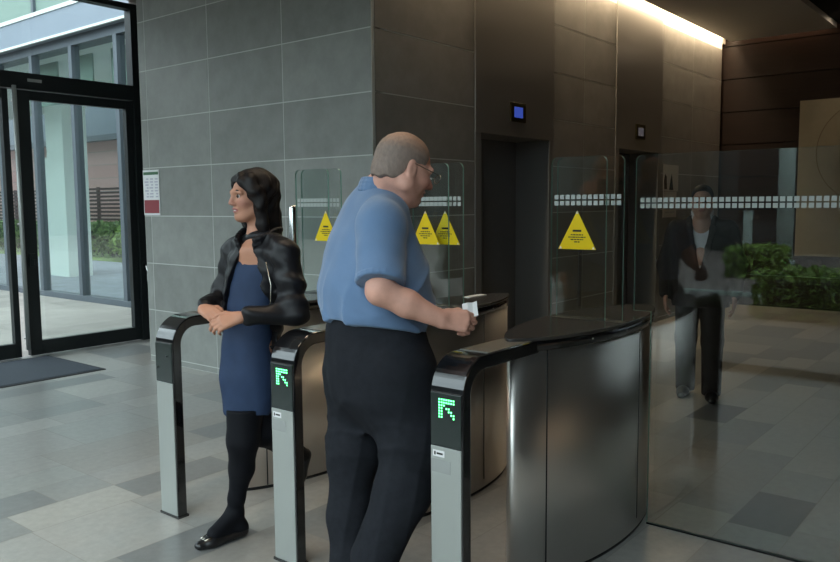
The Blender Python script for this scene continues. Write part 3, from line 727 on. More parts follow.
        for ax in range(3):
            a = [slice(None)]*3; b = [slice(None)]*3; a[ax] = slice(0, -1); b[ax] = slice(1, None)
            ch = neg[tuple(a)] != neg[tuple(b)]; e = np.argwhere(ch); inside = neg[tuple(a)][ch]
            o1, o2 = [(1, 2), (2, 0), (0, 1)][ax]
            ok = (e[:, o1] > 0) & (e[:, o2] > 0) & (e[:, o1] < ids.shape[o1]) & (e[:, o2] < ids.shape[o2]); e = e[ok]; inside = inside[ok]
            def g(d1, d2):
                w = e.copy(); w[:, o1] -= d1; w[:, o2] -= d2; return ids[w[:, 0], w[:, 1], w[:, 2]]
            q = np.stack([g(1, 1), g(0, 1), g(0, 0), g(1, 0)], 1); q[~inside] = q[~inside][:, ::-1]; quads.append(q)
        return v, np.concatenate(quads)
def smesh(name, fld, m, parent=None, origin=(0, 0, 0), tint=None, relax=1):
    v, q = fld.mesh()
    e = np.concatenate([q[:, [0, 1]], q[:, [1, 2]], q[:, [2, 3]], q[:, [3, 0]]])
    for _ in range(relax):
        s = np.zeros_like(v); c = np.zeros(len(v)); np.add.at(s, e[:, 0], v[e[:, 1]]); np.add.at(s, e[:, 1], v[e[:, 0]]); np.add.at(c, e[:, 0], 1); np.add.at(c, e[:, 1], 1)
        v = v*0.5+0.5*s/np.maximum(c, 1)[:, None]
    me = bpy.data.meshes.new(name)
    me.vertices.add(len(v)); me.vertices.foreach_set('co', (v-np.array(origin)).astype(np.float32).ravel())
    me.loops.add(len(q)*4); me.loops.foreach_set('vertex_index', q.ravel().astype(np.int32))
    me.polygons.add(len(q)); me.polygons.foreach_set('loop_start', np.arange(0, len(q)*4, 4, dtype=np.int32)); me.polygons.foreach_set('loop_total', np.full(len(q), 4, np.int32))
    me.polygons.foreach_set('use_smooth', np.ones(len(q), bool))
    me.update(calc_edges=True); me.validate()
    me.materials.append(MT[m])
    ca = me.color_attributes.new('tint', 'FLOAT_COLOR', 'POINT'); arr = np.ones((len(v), 4), np.float32)
    if tint is not None: arr[:, :3] = tint(v)
    ca.data.foreach_set('color', arr.ravel())
    o = bpy.data.objects.new(name, me); COL.objects.link(o); o.parent = parent
    if parent is None: o.location = origin
    return o
def unit(v): v = np.array(v, float); return v/np.linalg.norm(v)
class Head:
    def __init__(s, c, fwd, tilt=0.0, roll=0.0, sc=1.0):
        """c centre of the skull; fwd horizontal facing; tilt < 0 looks down"""
        f = unit((fwd[0], fwd[1], 0)); up = np.array([0, 0, 1.0])
        s.F = math.cos(tilt)*f+math.sin(tilt)*up; s.U = unit(-math.sin(tilt)*f+math.cos(tilt)*up); s.L = np.cross(s.U, s.F)
        s.L, s.U = math.cos(roll)*s.L+math.sin(roll)*s.U, -math.sin(roll)*s.L+math.cos(roll)*s.U
        s.c = np.array(c, float); s.k = sc
    def p(s, x, y, z): return s.c+s.k*(x*s.F+y*s.L+z*s.U)
    def loc(s, v):
        d = (v-s.c)/s.k; return d@s.F, d@s.L, d@s.U
    def skin(s, fd, smile=False, heavy=1.0, nose=1.0):
        k = s.k; ax = (s.F, s.L, s.U)
        E = lambda c, r, kk, sub=False: fd.ell(s.p(*c), ax, [q*k for q in r], kk*k, sub)
        C = lambda a, b, ra, rb, kk: fd.cone(s.p(*a), s.p(*b), ra*k, rb*k, kk*k)
        E((-.012, 0, .030), (.097, .076, .086), .01)
        E((.028, 0, -.030), (.064, .060*heavy, .080), .03)
        for q in (1, -1):
            C((-.005, q*.052*heavy, -.058), (.055, q*.018, -.094), .026*heavy, .022, .025)
            E((.058, q*.042, -.024), (.026, .022, .022), .02)
            C((.078, q*.048, .019), (.091, q*.012, .021), .010, .011, .015)
        E((.068, 0, -.094), (.022, .022, .019), .02)
        for q in (1, -1): E((.098, q*.031, .002), (.016, .017, .013), .010, True)
        C((.090, 0, .010), (.090+.022*nose, 0, -.028), .008, .0125*nose, .014)
        for q in (1, -1): E((.090+.011*nose, q*.012, -.033), (.010, .008, .008), .008)
        E((.088, 0, -.056), (.012, .024, .007), .008); E((.086, 0, -.068), (.011, .020, .007), .008)
        E((.095, 0, -.062), (.012, .026 if smile else .020, .002 if smile else .0008), .003, True)
        for q in (1, -1):
            fd.ell(s.p(-.008, q*.080, -.006), (unit(s.F*.94+s.U*.1-q*s.L*-.35), unit(s.L), s.U), [.018*k, .008*k, .033*k], .006*k)
            E((-.004, q*.090, -.004), (.009, .006, .020), .004, True)
            E((-.006, q*.078, -.034), (.008, .006, .010), .006)
    def tint(s, v, base, lips, cheek, out):
        x, y, z = s.loc(v)
        m = ((x-.093)/.02)**2+(y/.025)**2+((z+.062)/.011)**2 < 1
        out[m] = lips
        for q in (1, -1):
            d = np.exp(-(((x-.07)/.04)**2+((y-q*.045)/.022)**2+((z+.03)/.022)**2)); out += d[:, None]*(np.array(cheek)-np.array(base))
        d = np.exp(-(((x-.108)/.02)**2+(y/.018)**2+((z+.03)/.02)**2)); out += d[:, None]*(np.array(cheek)-np.array(base))
        return out
    def eyes(s, parent, origin, brow='hair_b'):
        for q in (1, -1):
            mb = MB(); c = s.p(.0805, q*.031, .002); r = .0108*s.k; f = unit(s.F)
            vs = []; fs = []; n = 14; m = 8; a = s.L; b = s.U; mi = []
            for j in range(m+1):
                ph = PI*j/m
                for i in range(n): vs.append(c+r*(math.cos(ph)*f+math.sin(ph)*(math.cos(2*PI*i/n)*a+math.sin(2*PI*i/n)*b))-np.array(origin))
            for j in range(m):
                mb.add([], [], 0)
                for i in range(n): fs.append((j*n+i, j*n+(i+1) % n, (j+1)*n+(i+1) % n, (j+1)*n+i)); mi.append(1 if j < 3 else 0)
            mb.add(vs, fs, 0, smooth=True); mb.m = mi; mb.build('eye', ['eye_white', 'iris'], parent)
            pts = [s.p(.082+.006*(1-abs(t)), q*(.031+.019*t), .0235+.005*(1-t*t)) - np.array(origin) for t in (-1, -.5, 0, .5, 1)]
            pts = [p + s.F*0.002*s.k for p in pts]
            MB().tube(pts, [.002*s.k, .0035*s.k, .0038*s.k, .003*s.k, .001*s.k], 8).build('eyebrow', brow, parent)
def hand(fd, wrist, d, back, side, sc=1.0, curl=(.5, .6, .7, .8), thumb=(0.5, 0.9, -0.3), spread=0.06, k=0.006):
    """d wrist->knuckles, back = normal of the back of the hand, side = towards the thumb"""
    d = unit(d); back = unit(np.array(back)-d*(np.array(back)@d)); sd = unit(np.array(side)-d*(np.array(side)@d)-back*(np.array(side)@back)); w = np.array(wrist, float)
    tips = []
    ks = [(.088, .029), (.093, .010), (.089, -.010), (.080, -.028)]; ln = [(.040, .026, .020), (.044, .029, .021), (.041, .027, .021), (.032, .021, .018)]
    for i, ((a, b), l) in enumerate(zip(ks, ln)):
        kn = w+sc*(d*a+sd*b); fd.cone(w+sc*(d*.01+sd*b*.55), kn, .0150*sc, .0120*sc, .014*sc)
        an = 0.0; p = kn
        for j, sl in enumerate(l):
            an += curl[i]*(0.7 if j == 0 else 0.95)
            dr = d*math.cos(an)-back*math.sin(an)+sd*b*spread*20*(1 if j == 0 else .3)
            q = p+unit(dr)*sl*sc; fd.cone(p, q, (.0098-.0012*j)*sc, (.0090-.0013*j)*sc, k*sc); p = q
        tips.append(p)
    b0 = w+sc*(d*.028+sd*.026-back*.006); dr = unit(d*thumb[0]+sd*thumb[1]+back*thumb[2]); p1 = b0+dr*.042*sc
    fd.cone(w+sc*(d*.008+sd*.012), b0, .015*sc, .0150*sc, .012*sc); fd.cone(b0, p1, .0145*sc, .0112*sc, k*sc)
    dr2 = unit(dr+d*.7-back*.15-sd*.45); p2 = p1+dr2*.033*sc; fd.cone(p1, p2, .0112*sc, .0095*sc, k*sc); p3 = p2+unit(dr2+d*.3-sd*.3-back*.1)*.024*sc; fd.cone(p2, p3, .0098*sc, .0078*sc, k*sc)
    return tips, p3
def vn(x, y, z, s=1.0):   # smooth wavy noise
    return (np.sin(s*(x*1.7+y*2.3+z*1.1)+1.3)*np.sin(s*(y*1.9-z*1.4+x*0.7)+0.4)+np.sin(s*(z*2.1+x*1.2-y*0.8)+2.2)*0.6)/1.6

# ---- man in the blue polo shirt
def build_man():
    q0 = 3.06; fa = R(-15); f = np.array([math.cos(fa), math.sin(fa), 0]); r = np.array([f[1], -f[0], 0])
    fs, rs = f@CR, r@CR; ppm = FPX/q0
    def row(py, x0, x1, rho, d=0.0, dx=0.0):
        q = q0+d; c = P((x0+x1)/2, py, q); hs = (x1-x0)/2*q/FPX; b = hs/math.hypot(rho*fs, rs); return (c[2], c[0], c[1], rho*b, b)
    org = np.array([2.2, 2.02, 0.0])
    lo, hi = (1.75, 1.35, -0.02), (3.15, 2.75, 1.85)
    hd = Head(P(404, 169, 3.0), (math.cos(R(-24)), math.sin(R(-24))), tilt=R(-18), sc=1.10)
    rsho, relb, rwri = P(381, 224, q0-.19), P(380, 291, q0-.29), P(440, 319, q0-.26)
    lsho, lelb, lwri = P(384, 222, q0+.19), P(384, 290, q0+.24), P(405, 318, q0+.26)
    # body
    B = Field(lo, hi, 0.0045)
    hd.skin(B, heavy=1.17)
    nb = P(383, 193, q0)
    B.cone(hd.p(-.03, 0, -.035), nb, .068, .074, .03); B.cone(hd.p(.015, 0, -.085), nb+f*.03-np.array([0, 0, .02]), .048, .06, .03)
    B.cone(nb, P(376, 240, q0), .08, .11, .03)
    B.chain([P(376, 240, q0), P(376, 285, q0), P(376, 335, q0)], [.11, .15, .13], .05)
    B.chain([rsho, relb], [.058, .048], .03); B.chain([relb, relb*.55+rwri*.45, rwri], [.050, .048, .032], .02)
    B.chain([lsho, lelb, lwri], [.055, .045, .028], .03)
    fd_ = unit(CR*.95-CU*.10+_F*.22); back = unit(CU*.35-_F*.85)
    tips, th = hand(B, rwri, fd_, back, unit(CU*.9+_F*.3), 1.08, curl=(.75, .95, 1.1, 1.2), thumb=(.9, .35, -.25))
    hand(B, lwri, f, r*-1, np.array([0, 0, 1.0]), 1.0)
    A = [P(353, 390, q0+.08), P(354, 450, q0+.08), P(352, 568, q0+.05)]; Bl = [P(400, 390, q0-.08), P(411, 446, q0-.1), P(368, 556, q0-.12)]
    B.chain([P(372, 345, q0+.03)]+A, [.10, .08, .06, .045], .03); B.chain([P(385, 345, q0-.03)]+Bl, [.10, .08, .06, .045], .03)
    base = np.array([.64, .34, .26])
    def tint(v):
        t = np.tile(base, (len(v), 1)); t = hd.tint(v, base, (.42, .16, .13), (.62, .25, .19), t)
        x, y, z = hd.loc(v); top = (z > .03) & (x < .2) & (np.abs(y) < .1) & (x > -.12)
        t[top] = t[top]*.35+np.array([.60, .27, .16])*.65; return t
    person = smesh('person', B, 'skin_m', None, org, tint)
    tag(person, 'man in blue polo shirt and dark trousers holding out a white card', 'person')
    hd.eyes(person, org, 'hair_m')
    # hair: short, thin on top
    H = Field(hd.c-.17, hd.c+.17, 0.0035)
    H.ell(hd.p(-.0145, 0, .031), (hd.F, hd.L, hd.U), [.1005*1.10, .081*1.10, .0905*1.10], .005)
    H.ell(hd.p(-.035, 0, -.02), (hd.F, hd.L, hd.U), [.081*1.10, .071*1.10, .074*1.10], .02)
    def hl(x, y, z):
        lx, ly, lz = hd.loc(np.stack([x, y, z], 1)); 
        low = np.interp(lx, [-.12, -.06, -.03, -.015, .02, .045, .06, .085, .1], [-.055, -.055, -.03, .022, .022, .02, .07, .095, .12])
        n = .006*np.sin(ly*90)*np.sin(lx*70+1)
        return (low+n-lz)*1.08
    H.cutfn(hl)
    H.warp(lambda x, y, z: .0014*vn(x, y, z, 110))
    def ht(v):
        x, y, z = hd.loc(v); w = np.clip((z-.05+.25*np.minimum(x, .06)*0)/.06, 0, 1)[:, None]
        return (1-w)*np.array([.23, .17, .14])+w*np.array([.40, .235, .16])
    smesh('hair', H, 'hair_m', person, org, ht)
    # spectacles
    g = MB()
    for s in (1, -1):
        ring = [hd.p(.118, s*.034+.021*math.cos(a), .0+.016*math.sin(a))-org for a in np.linspace(0, 2*PI, 25)]; g.tube(ring, .0014, 6, cap=False)
        g.tube([hd.p(.118, s*.055, .004)-org, hd.p(.10, s*.078, .006)-org, hd.p(.0, s*.084, .014)-org, hd.p(-.02, s*.084, .008)-org], .0014, 6)
    g.tube([hd.p(.118, .013, .004)-org, hd.p(.122, 0, .007)-org, hd.p(.118, -.013, .004)-org], .0014, 6)
    sp = g.build('spectacles', 'wire', person)
    for s in (1, -1):
        MB().add([hd.p(.118, s*.034+.020*math.cos(a), .015*math.sin(a))-org for a in np.linspace(0, 2*PI, 21)[:-1]], [tuple(range(20))]).build('spectacle_lens', 'lens', sp)
    # shirt
    S = Field(lo, hi, 0.006)
    rows = [row(181, 362, 379, .7), row(186, 356, 391, .66), row(195, 348, 402, .62), row(207, 341, 409, .62), row(220, 334, 412, .64), row(235, 328, 416, .68), row(254, 323, 424, .76), row(270, 320, 429, .82), row(287, 318, 432, .86), row(304, 320, 432, .90), row(320, 323, 429, .90), row(348, 330, 424, .86)]
    zc = rows[10][0]
    S.stack(rows, f, .02, .035, cut=lambda u, v, Z: (zc-.012-u*.17)-Z)
    V = Field(lo, hi, 0.006)
    V.chain([rsho, rsho*.6+relb*.4, rsho*.05+relb*.95], [.083, .084, .086], .02)
    ad = unit(relb-rsho); V.cutfn(lambda x, y, z: (np.stack([x, y, z], 1)-(rsho*.12+relb*.88))@ad)
    V2 = Field(lo, hi, 0.006); V2.chain([lsho, lsho*.6+lelb*.4, lsho*.12+lelb*.88], [.080, .078, .080], .02)
    for q in (V, V2): a_ = np.clip(.5+.5*(q.F-S.F)/.035, 0, 1); S.F = q.F+(S.F-q.F)*a_-.035*a_*(1-a_)
    S.cone(nb-np.array([0, 0, .03]), rsho, .06, .08, .05); S.cone(nb-np.array([0, 0, .03]), lsho, .06, .08, .05)
    def folds(x, y, z):
        u = (x-2.27)*f[0]+(y-2.05)*f[1]; v = (x-2.27)*r[0]+(y-2.05)*r[1]; w = np.clip((1.35-z)/.3, 0, 1)
        ridge = lambda t: (1-np.abs(np.sin(t)))**2
        d = -.016*w*ridge(24*v+11*z+1.5*np.sin(9*z+6*u))*np.clip(.5-u*2.0, 0, 1)
        d += -.017*ridge(24*(z*.8-u*.55)+2.2*np.sin(7*v+4*u))*np.exp(-((z-1.20)/.13)**2)*np.clip(.6+u*2, 0, 1)
        d += -.011*ridge(20*(z+.6*u)+2*np.sin(12*v))*np.exp(-((z-1.06)/.06)**2)
        return d+.004*vn(x, y, z, 14)
    S.warp(folds)
    smesh('polo_shirt', S, 'shirt', person, org, relax=2)
    C = Field(nb-.2, nb+.2, 0.004)
    rows_c = [(nb+hd.U*.0+np.array([0, 0, .0]))]
    cu = unit(hd.p(-.03, 0, -.04)-nb)
    for i in range(26):
        a0, a1 = 2*PI*i/26, 2*PI*(i+1)/26
        def cp_(a, h): return nb+f*math.cos(a)*(.088-h*.30)+r*math.sin(a)*(.086-h*.30)+np.array([0, 0, 1])*(h-.006-.042*math.cos(a)*(1+.25*math.cos(a)))
        C.cone(cp_(a0, .030), cp_(a1, .030), .007, .007, .004); C.cone(cp_(a0, .016), cp_(a1, .016), .009, .009, .006)
        C.cone(cp_(a0, .001), cp_(a1, .001), .010, .010, .006); C.cone(cp_(a0, -.012), cp_(a1, -.012), .009, .009, .006)
    smesh('collar', C, 'shirt', person, org)
    K = Field(relb-.16, relb+.16, 0.004)
    cc = rsho*.13+relb*.87; e1 = unit(np.cross(ad, [0, 0, 1.0]) if abs(ad[2]) < .9 else np.cross(ad, [1.0, 0, 0])); e2 = np.cross(ad, e1)
    for i in range(24):
        a0, a1 = 2*PI*i/24, 2*PI*(i+1)/24
        for h in (-.004, -.014): K.cone(cc+ad*h+.0835*(e1*math.cos(a0)+e2*math.sin(a0)), cc+ad*h+.0835*(e1*math.cos(a1)+e2*math.sin(a1)), .0065, .0065, .003)
    smesh('sleeve_cuff', K, 'shirt', person, org)
    # trousers
    T = Field(lo, hi, 0.0065)
    T.stack([row(306, 327, 423, .88), row(340, 325, 427, .88), row(370, 325, 430, .84), row(395, 330, 424, .76), row(412, 342, 410, .7), row(428, 360, 394, .7)], f, .02, .03)
    T.chain([P(356, 372, q0+.09), P(354, 450, q0+.09), P(349, 510, q0+.08), P(350, 570, q0+.05)], [.122, .098, .075, .080], .065)
    T.chain([P(397, 372, q0-.09), P(412, 440, q0-.085), P(402, 494, q0-.10), P(374, 556, q0-.12)], [.142, .110, .096, .088], .065)
    def tf(x, y, z):
        rd = (1-np.abs(np.sin(15*z+9*(x+y)+2.5*np.sin(9*z+6*x))))**2; r2 = (1-np.abs(np.sin(13*(x-y)*1.6-6*z+1.1)))**3
        return -.006*rd*np.clip(1.1*np.exp(-((z-.62)/.16)**2)+.5*np.exp(-((z-.2)/.12)**2), 0, 1)-.006*r2*np.clip((1.0-z)*2, 0, .8)+.004*vn(x, y, z, 16)
    T.warp(tf)
    T.cutfn(lambda x, y, z: np.where(z < .3, .055-z+0.25*np.clip(-(x-2.15)*f[0]-(y-2.05)*f[1], -.06, .06), -1))
    smesh('trousers', T, 'trouser', person, org, relax=2)
    seam = [P(417, 352, q0-.25), P(420, 366, q0-.255), P(419, 380, q0-.26), P(412, 390, q0-.27)]
    # shoes
    for an, toe_f, lift in ((P(352, 572, q0+.05), f, 0.0), (P(370, 556, q0-.125), unit(f+r*.1), .10)):
        X = Field(np.array([an[0]-.3, an[1]-.3, -.01]), np.array([an[0]+.4, an[1]+.3, .3]), .005)
        hl_ = np.array([an[0], an[1], 0])-toe_f*.06; hl_[2] = .040+lift; ball = np.array([an[0], an[1], 0])+toe_f*.12; ball[2] = .036; toe = ball+toe_f*.075; toe[2] = .032
        rt = np.cross(toe_f, [0, 0, 1.0])
        X.cone(hl_, ball, .040, .046, .02, flat=([0, 0, 1.0], .8)); X.cone(ball, toe, .046, .034, .02, flat=([0, 0, 1.0], .75)); X.cone(hl_+toe_f*.04+np.array([0, 0, .03]), ball+np.array([0, 0, .01]), .036, .030, .03)
        X.cutfn(lambda x, y, z: .001-z)
        smesh('shoe', X, 'shoe', person, org)
    return tips, th
TIPS, THUMB = build_man()
# the white card held between thumb and forefinger
cc = P(470, 310, 2.852); cdo = thing('access_card', 'small creased white card held in the right hand of the man in blue', 'card', tuple(cc))
e1 = unit(CR*.98+CU*.14+_F*.1); e2 = unit(CU-.14*CR+.15*_F); nn = np.cross(e1, e2)
cm = MB(); w, h, t = .027, .026, .0009
def pt(a, b, s): return e1*a+e2*b+nn*s
vs = []; fsx = []
gx = [-w, -w*.3, w*.4, w]; gy = [-h, -h*.1, h]
for s in (-t, t):
    for j, b in enumerate(gy):
        for i, a in enumerate(gx): vs.append(pt(a+(0.002 if j == 2 else 0), b+(.003 if i == 3 else (.002 if i == 1 else 0)), s+.004*(i % 2)-.002*j))
n = len(gx)*len(gy)
for j in range(2):
    for i in range(3):
        a = j*4+i; fsx += [(a, a+1, a+5, a+4), (n+a, n+a+4, n+a+5, n+a+1)]
bd = [0, 1, 2, 3, 7, 11, 10, 9, 8, 4]
for i in range(len(bd)): a, b = bd[i], bd[(i+1) % len(bd)]; fsx.append((a, n+a, n+b, b))
cm.add(vs, fsx).build('card_sheet', 'white', cdo)

# ---- woman in the blue dress
def build_woman():
    q0 = 3.60; fa = R(188); f = np.array([math.cos(fa), math.sin(fa), 0]); r = np.array([f[1], -f[0], 0])   # r = her right
    fs, rs = abs(f@CR), abs(r@CR)
    def row(py, x0, x1, rho, d=0.0):
        q = q0+d; c = P((x0+x1)/2, py, q); hs = (x1-x0)/2*q/FPX; b = hs/math.hypot(rho*fs, rs); return (c[2], c[0], c[1], rho*b, b)
    org = np.array([2.22, 2.9, 0.0]); lo, hi = (1.75, 2.35, -.02), (3.1, 3.5, 1.75)
    ha = R(166); hd = Head(P(252, 196, q0-.02), (math.cos(ha), math.sin(ha)), tilt=R(-2), sc=.97)
    nb = P(260, 238, q0+.01)
    rsho, relb, rwri = P(236, 252, q0+.13), P(222, 296, q0+.16), P(203, 309, q0-.06)
    lsho, lelb, lwri = P(284, 254, q0-.11), P(296, 312, q0-.15), P(241, 317, q0-.24)
    B = Field(lo, hi, .0045)
    hd.skin(B, smile=True, heavy=.93, nose=.85)
    B.cone(hd.p(-.02, 0, -.05), nb, .048, .052, .02); B.cone(nb, P(259, 252, q0), .056, .09, .03)
    B.stack([row(246, 236, 284, .5), row(258, 234, 285, .6), row(285, 232, 280, .7), row(320, 230, 272, .7), row(360, 226, 274, .7), row(395, 228, 272, .7)], f, .02)
    B.chain([rsho, relb, rwri], [.042, .034, .023], .02); B.chain([lsho, lelb, lwri], [.042, .034, .023], .02)
    hand(B, rwri, unit(P(222, 318, q0-.20)-rwri), unit(CU*.6-_F*.8), unit(CU*.8+CR*.3), .90, curl=(.45, .5, .55, .6), thumb=(.8, .5, -.1))
    hand(B, lwri, unit(P(224, 322, q0-.26)-lwri), unit(-_F*.8+CU*.5), unit(CU), .90, curl=(.55, .6, .65, .7), thumb=(.8, .6, -.1))
    # legs: front leg planted, rear leg trailing with the heel up
    fk, fan = P(243, 440, q0-.05), P(235, 512, q0+.02); rk, ran = P(263, 432, q0+.06), P(303, 455, q0+.42)
    B.chain([P(246, 375, q0-.04), fk, fan], [.06, .045, .03], .02); B.chain([P(254, 375, q0+.05), rk, ran], [.06, .045, .03], .02)
    base = np.array([.46, .225, .145])
    def tint(v):
        t = np.tile(base, (len(v), 1)); return hd.tint(v, base, (.36, .12, .11), (.46, .21, .16), t)
    person = smesh('person', B, 'skin_w', None, org, tint)
    tag(person, 'smiling woman in blue dress and black jacket walking out with joined hands', 'person')
    hd.eyes(person, org, 'hair_b')
    MB().add([hd.p(.093-.02*abs(t)**2, .022*t, -.0605+dz+.004*t*t)-org for dz in (-.004, .003) for t in np.linspace(-1, 1, 9)], [(i, i+1, 10+i, 9+i) for i in range(8)]).build('teeth', 'teeth', person)
    # long dark hair with side parting
    H = Field(hd.c-np.array([.22, .22, .36]), hd.c+np.array([.22, .22, .2]), .0045)
    H.ell(hd.p(-.020, 0, .034), (hd.F, hd.L, hd.U), [.106, .088, .094], .01)
    H.cone(hd.p(-.055, 0, .02), hd.p(-.075, .0, -.12), .075, .058, .03); H.cone(hd.p(-.075, 0, -.12), hd.p(-.085, .03, -.235), .058, .03, .02)
    for s in (1, -1):
        H.cone(hd.p(.005, s*.084, .02), hd.p(-.005, s*.084, -.04), .026, .026, .015)
        H.chain([hd.p(.035, s*.062, .075), hd.p(.028, s*.078, .02), hd.p(.0, s*.080, -.05), hd.p(-.01, s*.075, -.13), hd.p(-.02, s*.078, -.21)], [.024, .022, .025, .027, .012], .015)
    H.chain([hd.p(.06, .01, .100), hd.p(.068, .045, .068), hd.p(.045, .074, .02)], [.011, .012, .012], .015); H.chain([hd.p(.06, .01, .100), hd.p(.068, -.040, .072), hd.p(.045, -.07, .025)], [.011, .012, .012], .015)
    def face(x, y, z):
        lx, ly, lz = hd.loc(np.stack([x, y, z], 1)); e = ((ly)/.060)**2+((lz+.012)/.078)**2
        return np.where((lx > .03), (1-np.sqrt(e))*.06, -1)
    H.cutfn(face)
    H.warp(lambda x, y, z: .003*np.sin(150*(x*.8+y*.6)+6*np.sin(14*z))+.003*vn(x, y, z, 40))
    smesh('hair', H, 'hair_b', person, org)
    MB().dome(hd.p(.005, hd.k*.082, -.045)-org, .006, hd.L).build('earring', 'wire', person)
    # dress
    D = Field(lo, hi, .006)
    D.stack([row(246, 240, 279, .45), row(262, 233, 282, .62), row(285, 229, 278, .74), row(315, 226, 274, .76), row(345, 222, 272, .78), row(375, 219, 274, .8), row(412, 220, 274, .78)], f, .02, .03)
    D.cutfn(lambda x, y, z: np.maximum(.575-z, -1)+.0*x)
    def vneck(x, y, z):
        p = np.stack([x, y, z], 1)-P(252, 268, q0); u = p@f; v = p@r; w = p[:, 2]
        return np.where((u > -.02) & (w > 0), (w*.26-np.abs(v))*.8, -1)
    D.cutfn(vneck)
    def df(x, y, z):
        v = (x-2.3)*r[0]+(y-2.9)*r[1]; w = np.clip((1.25-z)/.5, .1, 1); return .008*w*np.sin(34*v+3*np.sin(5*z))+.003*vn(x, y, z, 15)
    D.warp(df)
    smesh('dress', D, 'dress', person, org, relax=2)
    # jacket, open at the front
    J = Field(lo, hi, .0055)
    J.stack([row(238, 243, 278, .6, .01), row(247, 230, 290, .55, .01), row(262, 226, 291, .68, .01), row(285, 223, 288, .8, .01), row(310, 222, 284, .84, .01), row(335, 222, 282, .86, .01), row(352, 224, 282, .84, .01)], f, .02, .03)
    def front(x, y, z):
        p = np.stack([x, y, z], 1)-P(252, 300, q0); u = p@f; v = p@r; w = p[:, 2]
        hw = np.interp(w, [-.3, 0, .12, .22, .27], [.13, .112, .085, .045, .02])
        return np.where(u > -.005, (hw-np.abs(v+.02))*.9, -1)
    J.cutfn(front)
    J.chain([rsho, relb, relb*.15+rwri*.85], [.060, .052, .040], .035); J.chain([lsho, lsho*.5+lelb*.5, lelb, lelb*.15+lwri*.85], [.064, .058, .054, .043], .035)
    J.cone(nb, lsho, .05, .06, .04); J.cone(nb, rsho, .05, .06, .04)
    J.warp(lambda x, y, z: .0035*np.sin(75*z+20*x+2*np.sin(20*y))+.004*vn(x, y, z, 24))
    smesh('jacket', J, 'jacket', person, org)
    C = Field(nb-.2, nb+.2, .0045)
    for i in range(24):
        a0, a1 = R(35)+(2*PI-R(70))*i/24, R(35)+(2*PI-R(70))*(i+1)/24
        def cq(a, h): return nb+np.array([0, 0, h])+f*math.cos(a)*(.078+.03*max(0, math.cos(a))+h*.35)+r*math.sin(a)*(.080+h*.35)-np.array([0, 0, .05])*max(0, math.cos(a))
        C.cone(cq(a0, .038), cq(a1, .038), .012, .012, .008); C.cone(cq(a0, .015), cq(a1, .015), .014, .014, .01); C.cone(cq(a0, -.008), cq(a1, -.008), .014, .014, .01)
    smesh('jacket_collar', C, 'jacket', person, org)
    zp = MB().tube([P(266, 262, q0-.16)-org, P(271, 285, q0-.18)-org, P(270, 320, q0-.185)-org], .003, 6); zp.build('zip', 'wire', person)
    # tights
    heel0 = fan+np.array([.03, 0, 0])
    T = Field(lo, hi, .0055)
    T.chain([P(246, 385, q0-.04), fk, fk*.60+fan*.40+f*-.012, fan*.8+fk*.2, fan], [.092, .070, .055, .036, .035], .025)
    T.cone(fan, np.array([heel0[0], heel0[1], .035]), .035, .03, .02)
    T.chain([P(256, 385, q0+.05), rk, rk*.55+ran*.45, ran], [.085, .064, .054, .036], .025)
    toe = P(200, 541, 3.51); toe[2] = .03; toe2 = toe*.6+fan*.4; toe2[2] = .045
    T.cone(fan, toe2+np.array([0, 0, .012]), .036, .028, .02); T.cone(np.array([heel0[0], heel0[1], .045]), toe2, .030, .026, .03)
    T.cutfn(lambda x, y, z: np.maximum(.012-z, z-.615))
    smesh('tights', T, 'tights', person, org)
    # flat pumps
    d = unit((toe-fan)*np.array([1, 1, 0])); heel = np.array([fan[0], fan[1], 0])-d*.03
    X = Field(np.minimum(heel, toe)-.12, np.maximum(heel, toe)+.12, .004)
    h2 = heel.copy(); h2[2] = .026; b2 = toe-d*.055; b2[2] = .024; t2 = toe.copy(); t2[2] = .02
    X.chain([h2, b2, t2], [.032, .038, .026], .015, flat=([0, 0, 1.0], .72)); X.cone(h2+np.array([0, 0, .012]), h2+np.array([0, 0, .03])-d*.006, .032, .026, .01)
    X.cutfn(lambda x, y, z: .001-z)
    sh = smesh('shoe', X, 'shoe', person, org)
    bw = MB()
    for s in (-.018, 0, .018): bw.tube([t2-d*.012+np.cross(d, [0, 0, 1])*s+np.array([0, 0, .021])-org, t2-d*.045+np.cross(d, [0, 0, 1])*s*1.2+np.array([0, 0, .030])-org], .0035, 6)
    bw.build('toe_trim', 'wire', sh)
    dn = unit(np.array([0, 0, -1.0])+.35*f); b = ran+dn*.02
    X = Field(ran-.25, ran+.25, .004)
    back = unit(np.array([0, 0, .35])-f*1.0); X.chain([ran-f*.02+np.array([0, 0, -.005]), ran+dn*.10, ran+dn*.17], [.033, .038, .026], .015, flat=(unit(np.cross(dn, r)), .75))
    smesh('shoe', X, 'shoe', person, org)
build_woman()

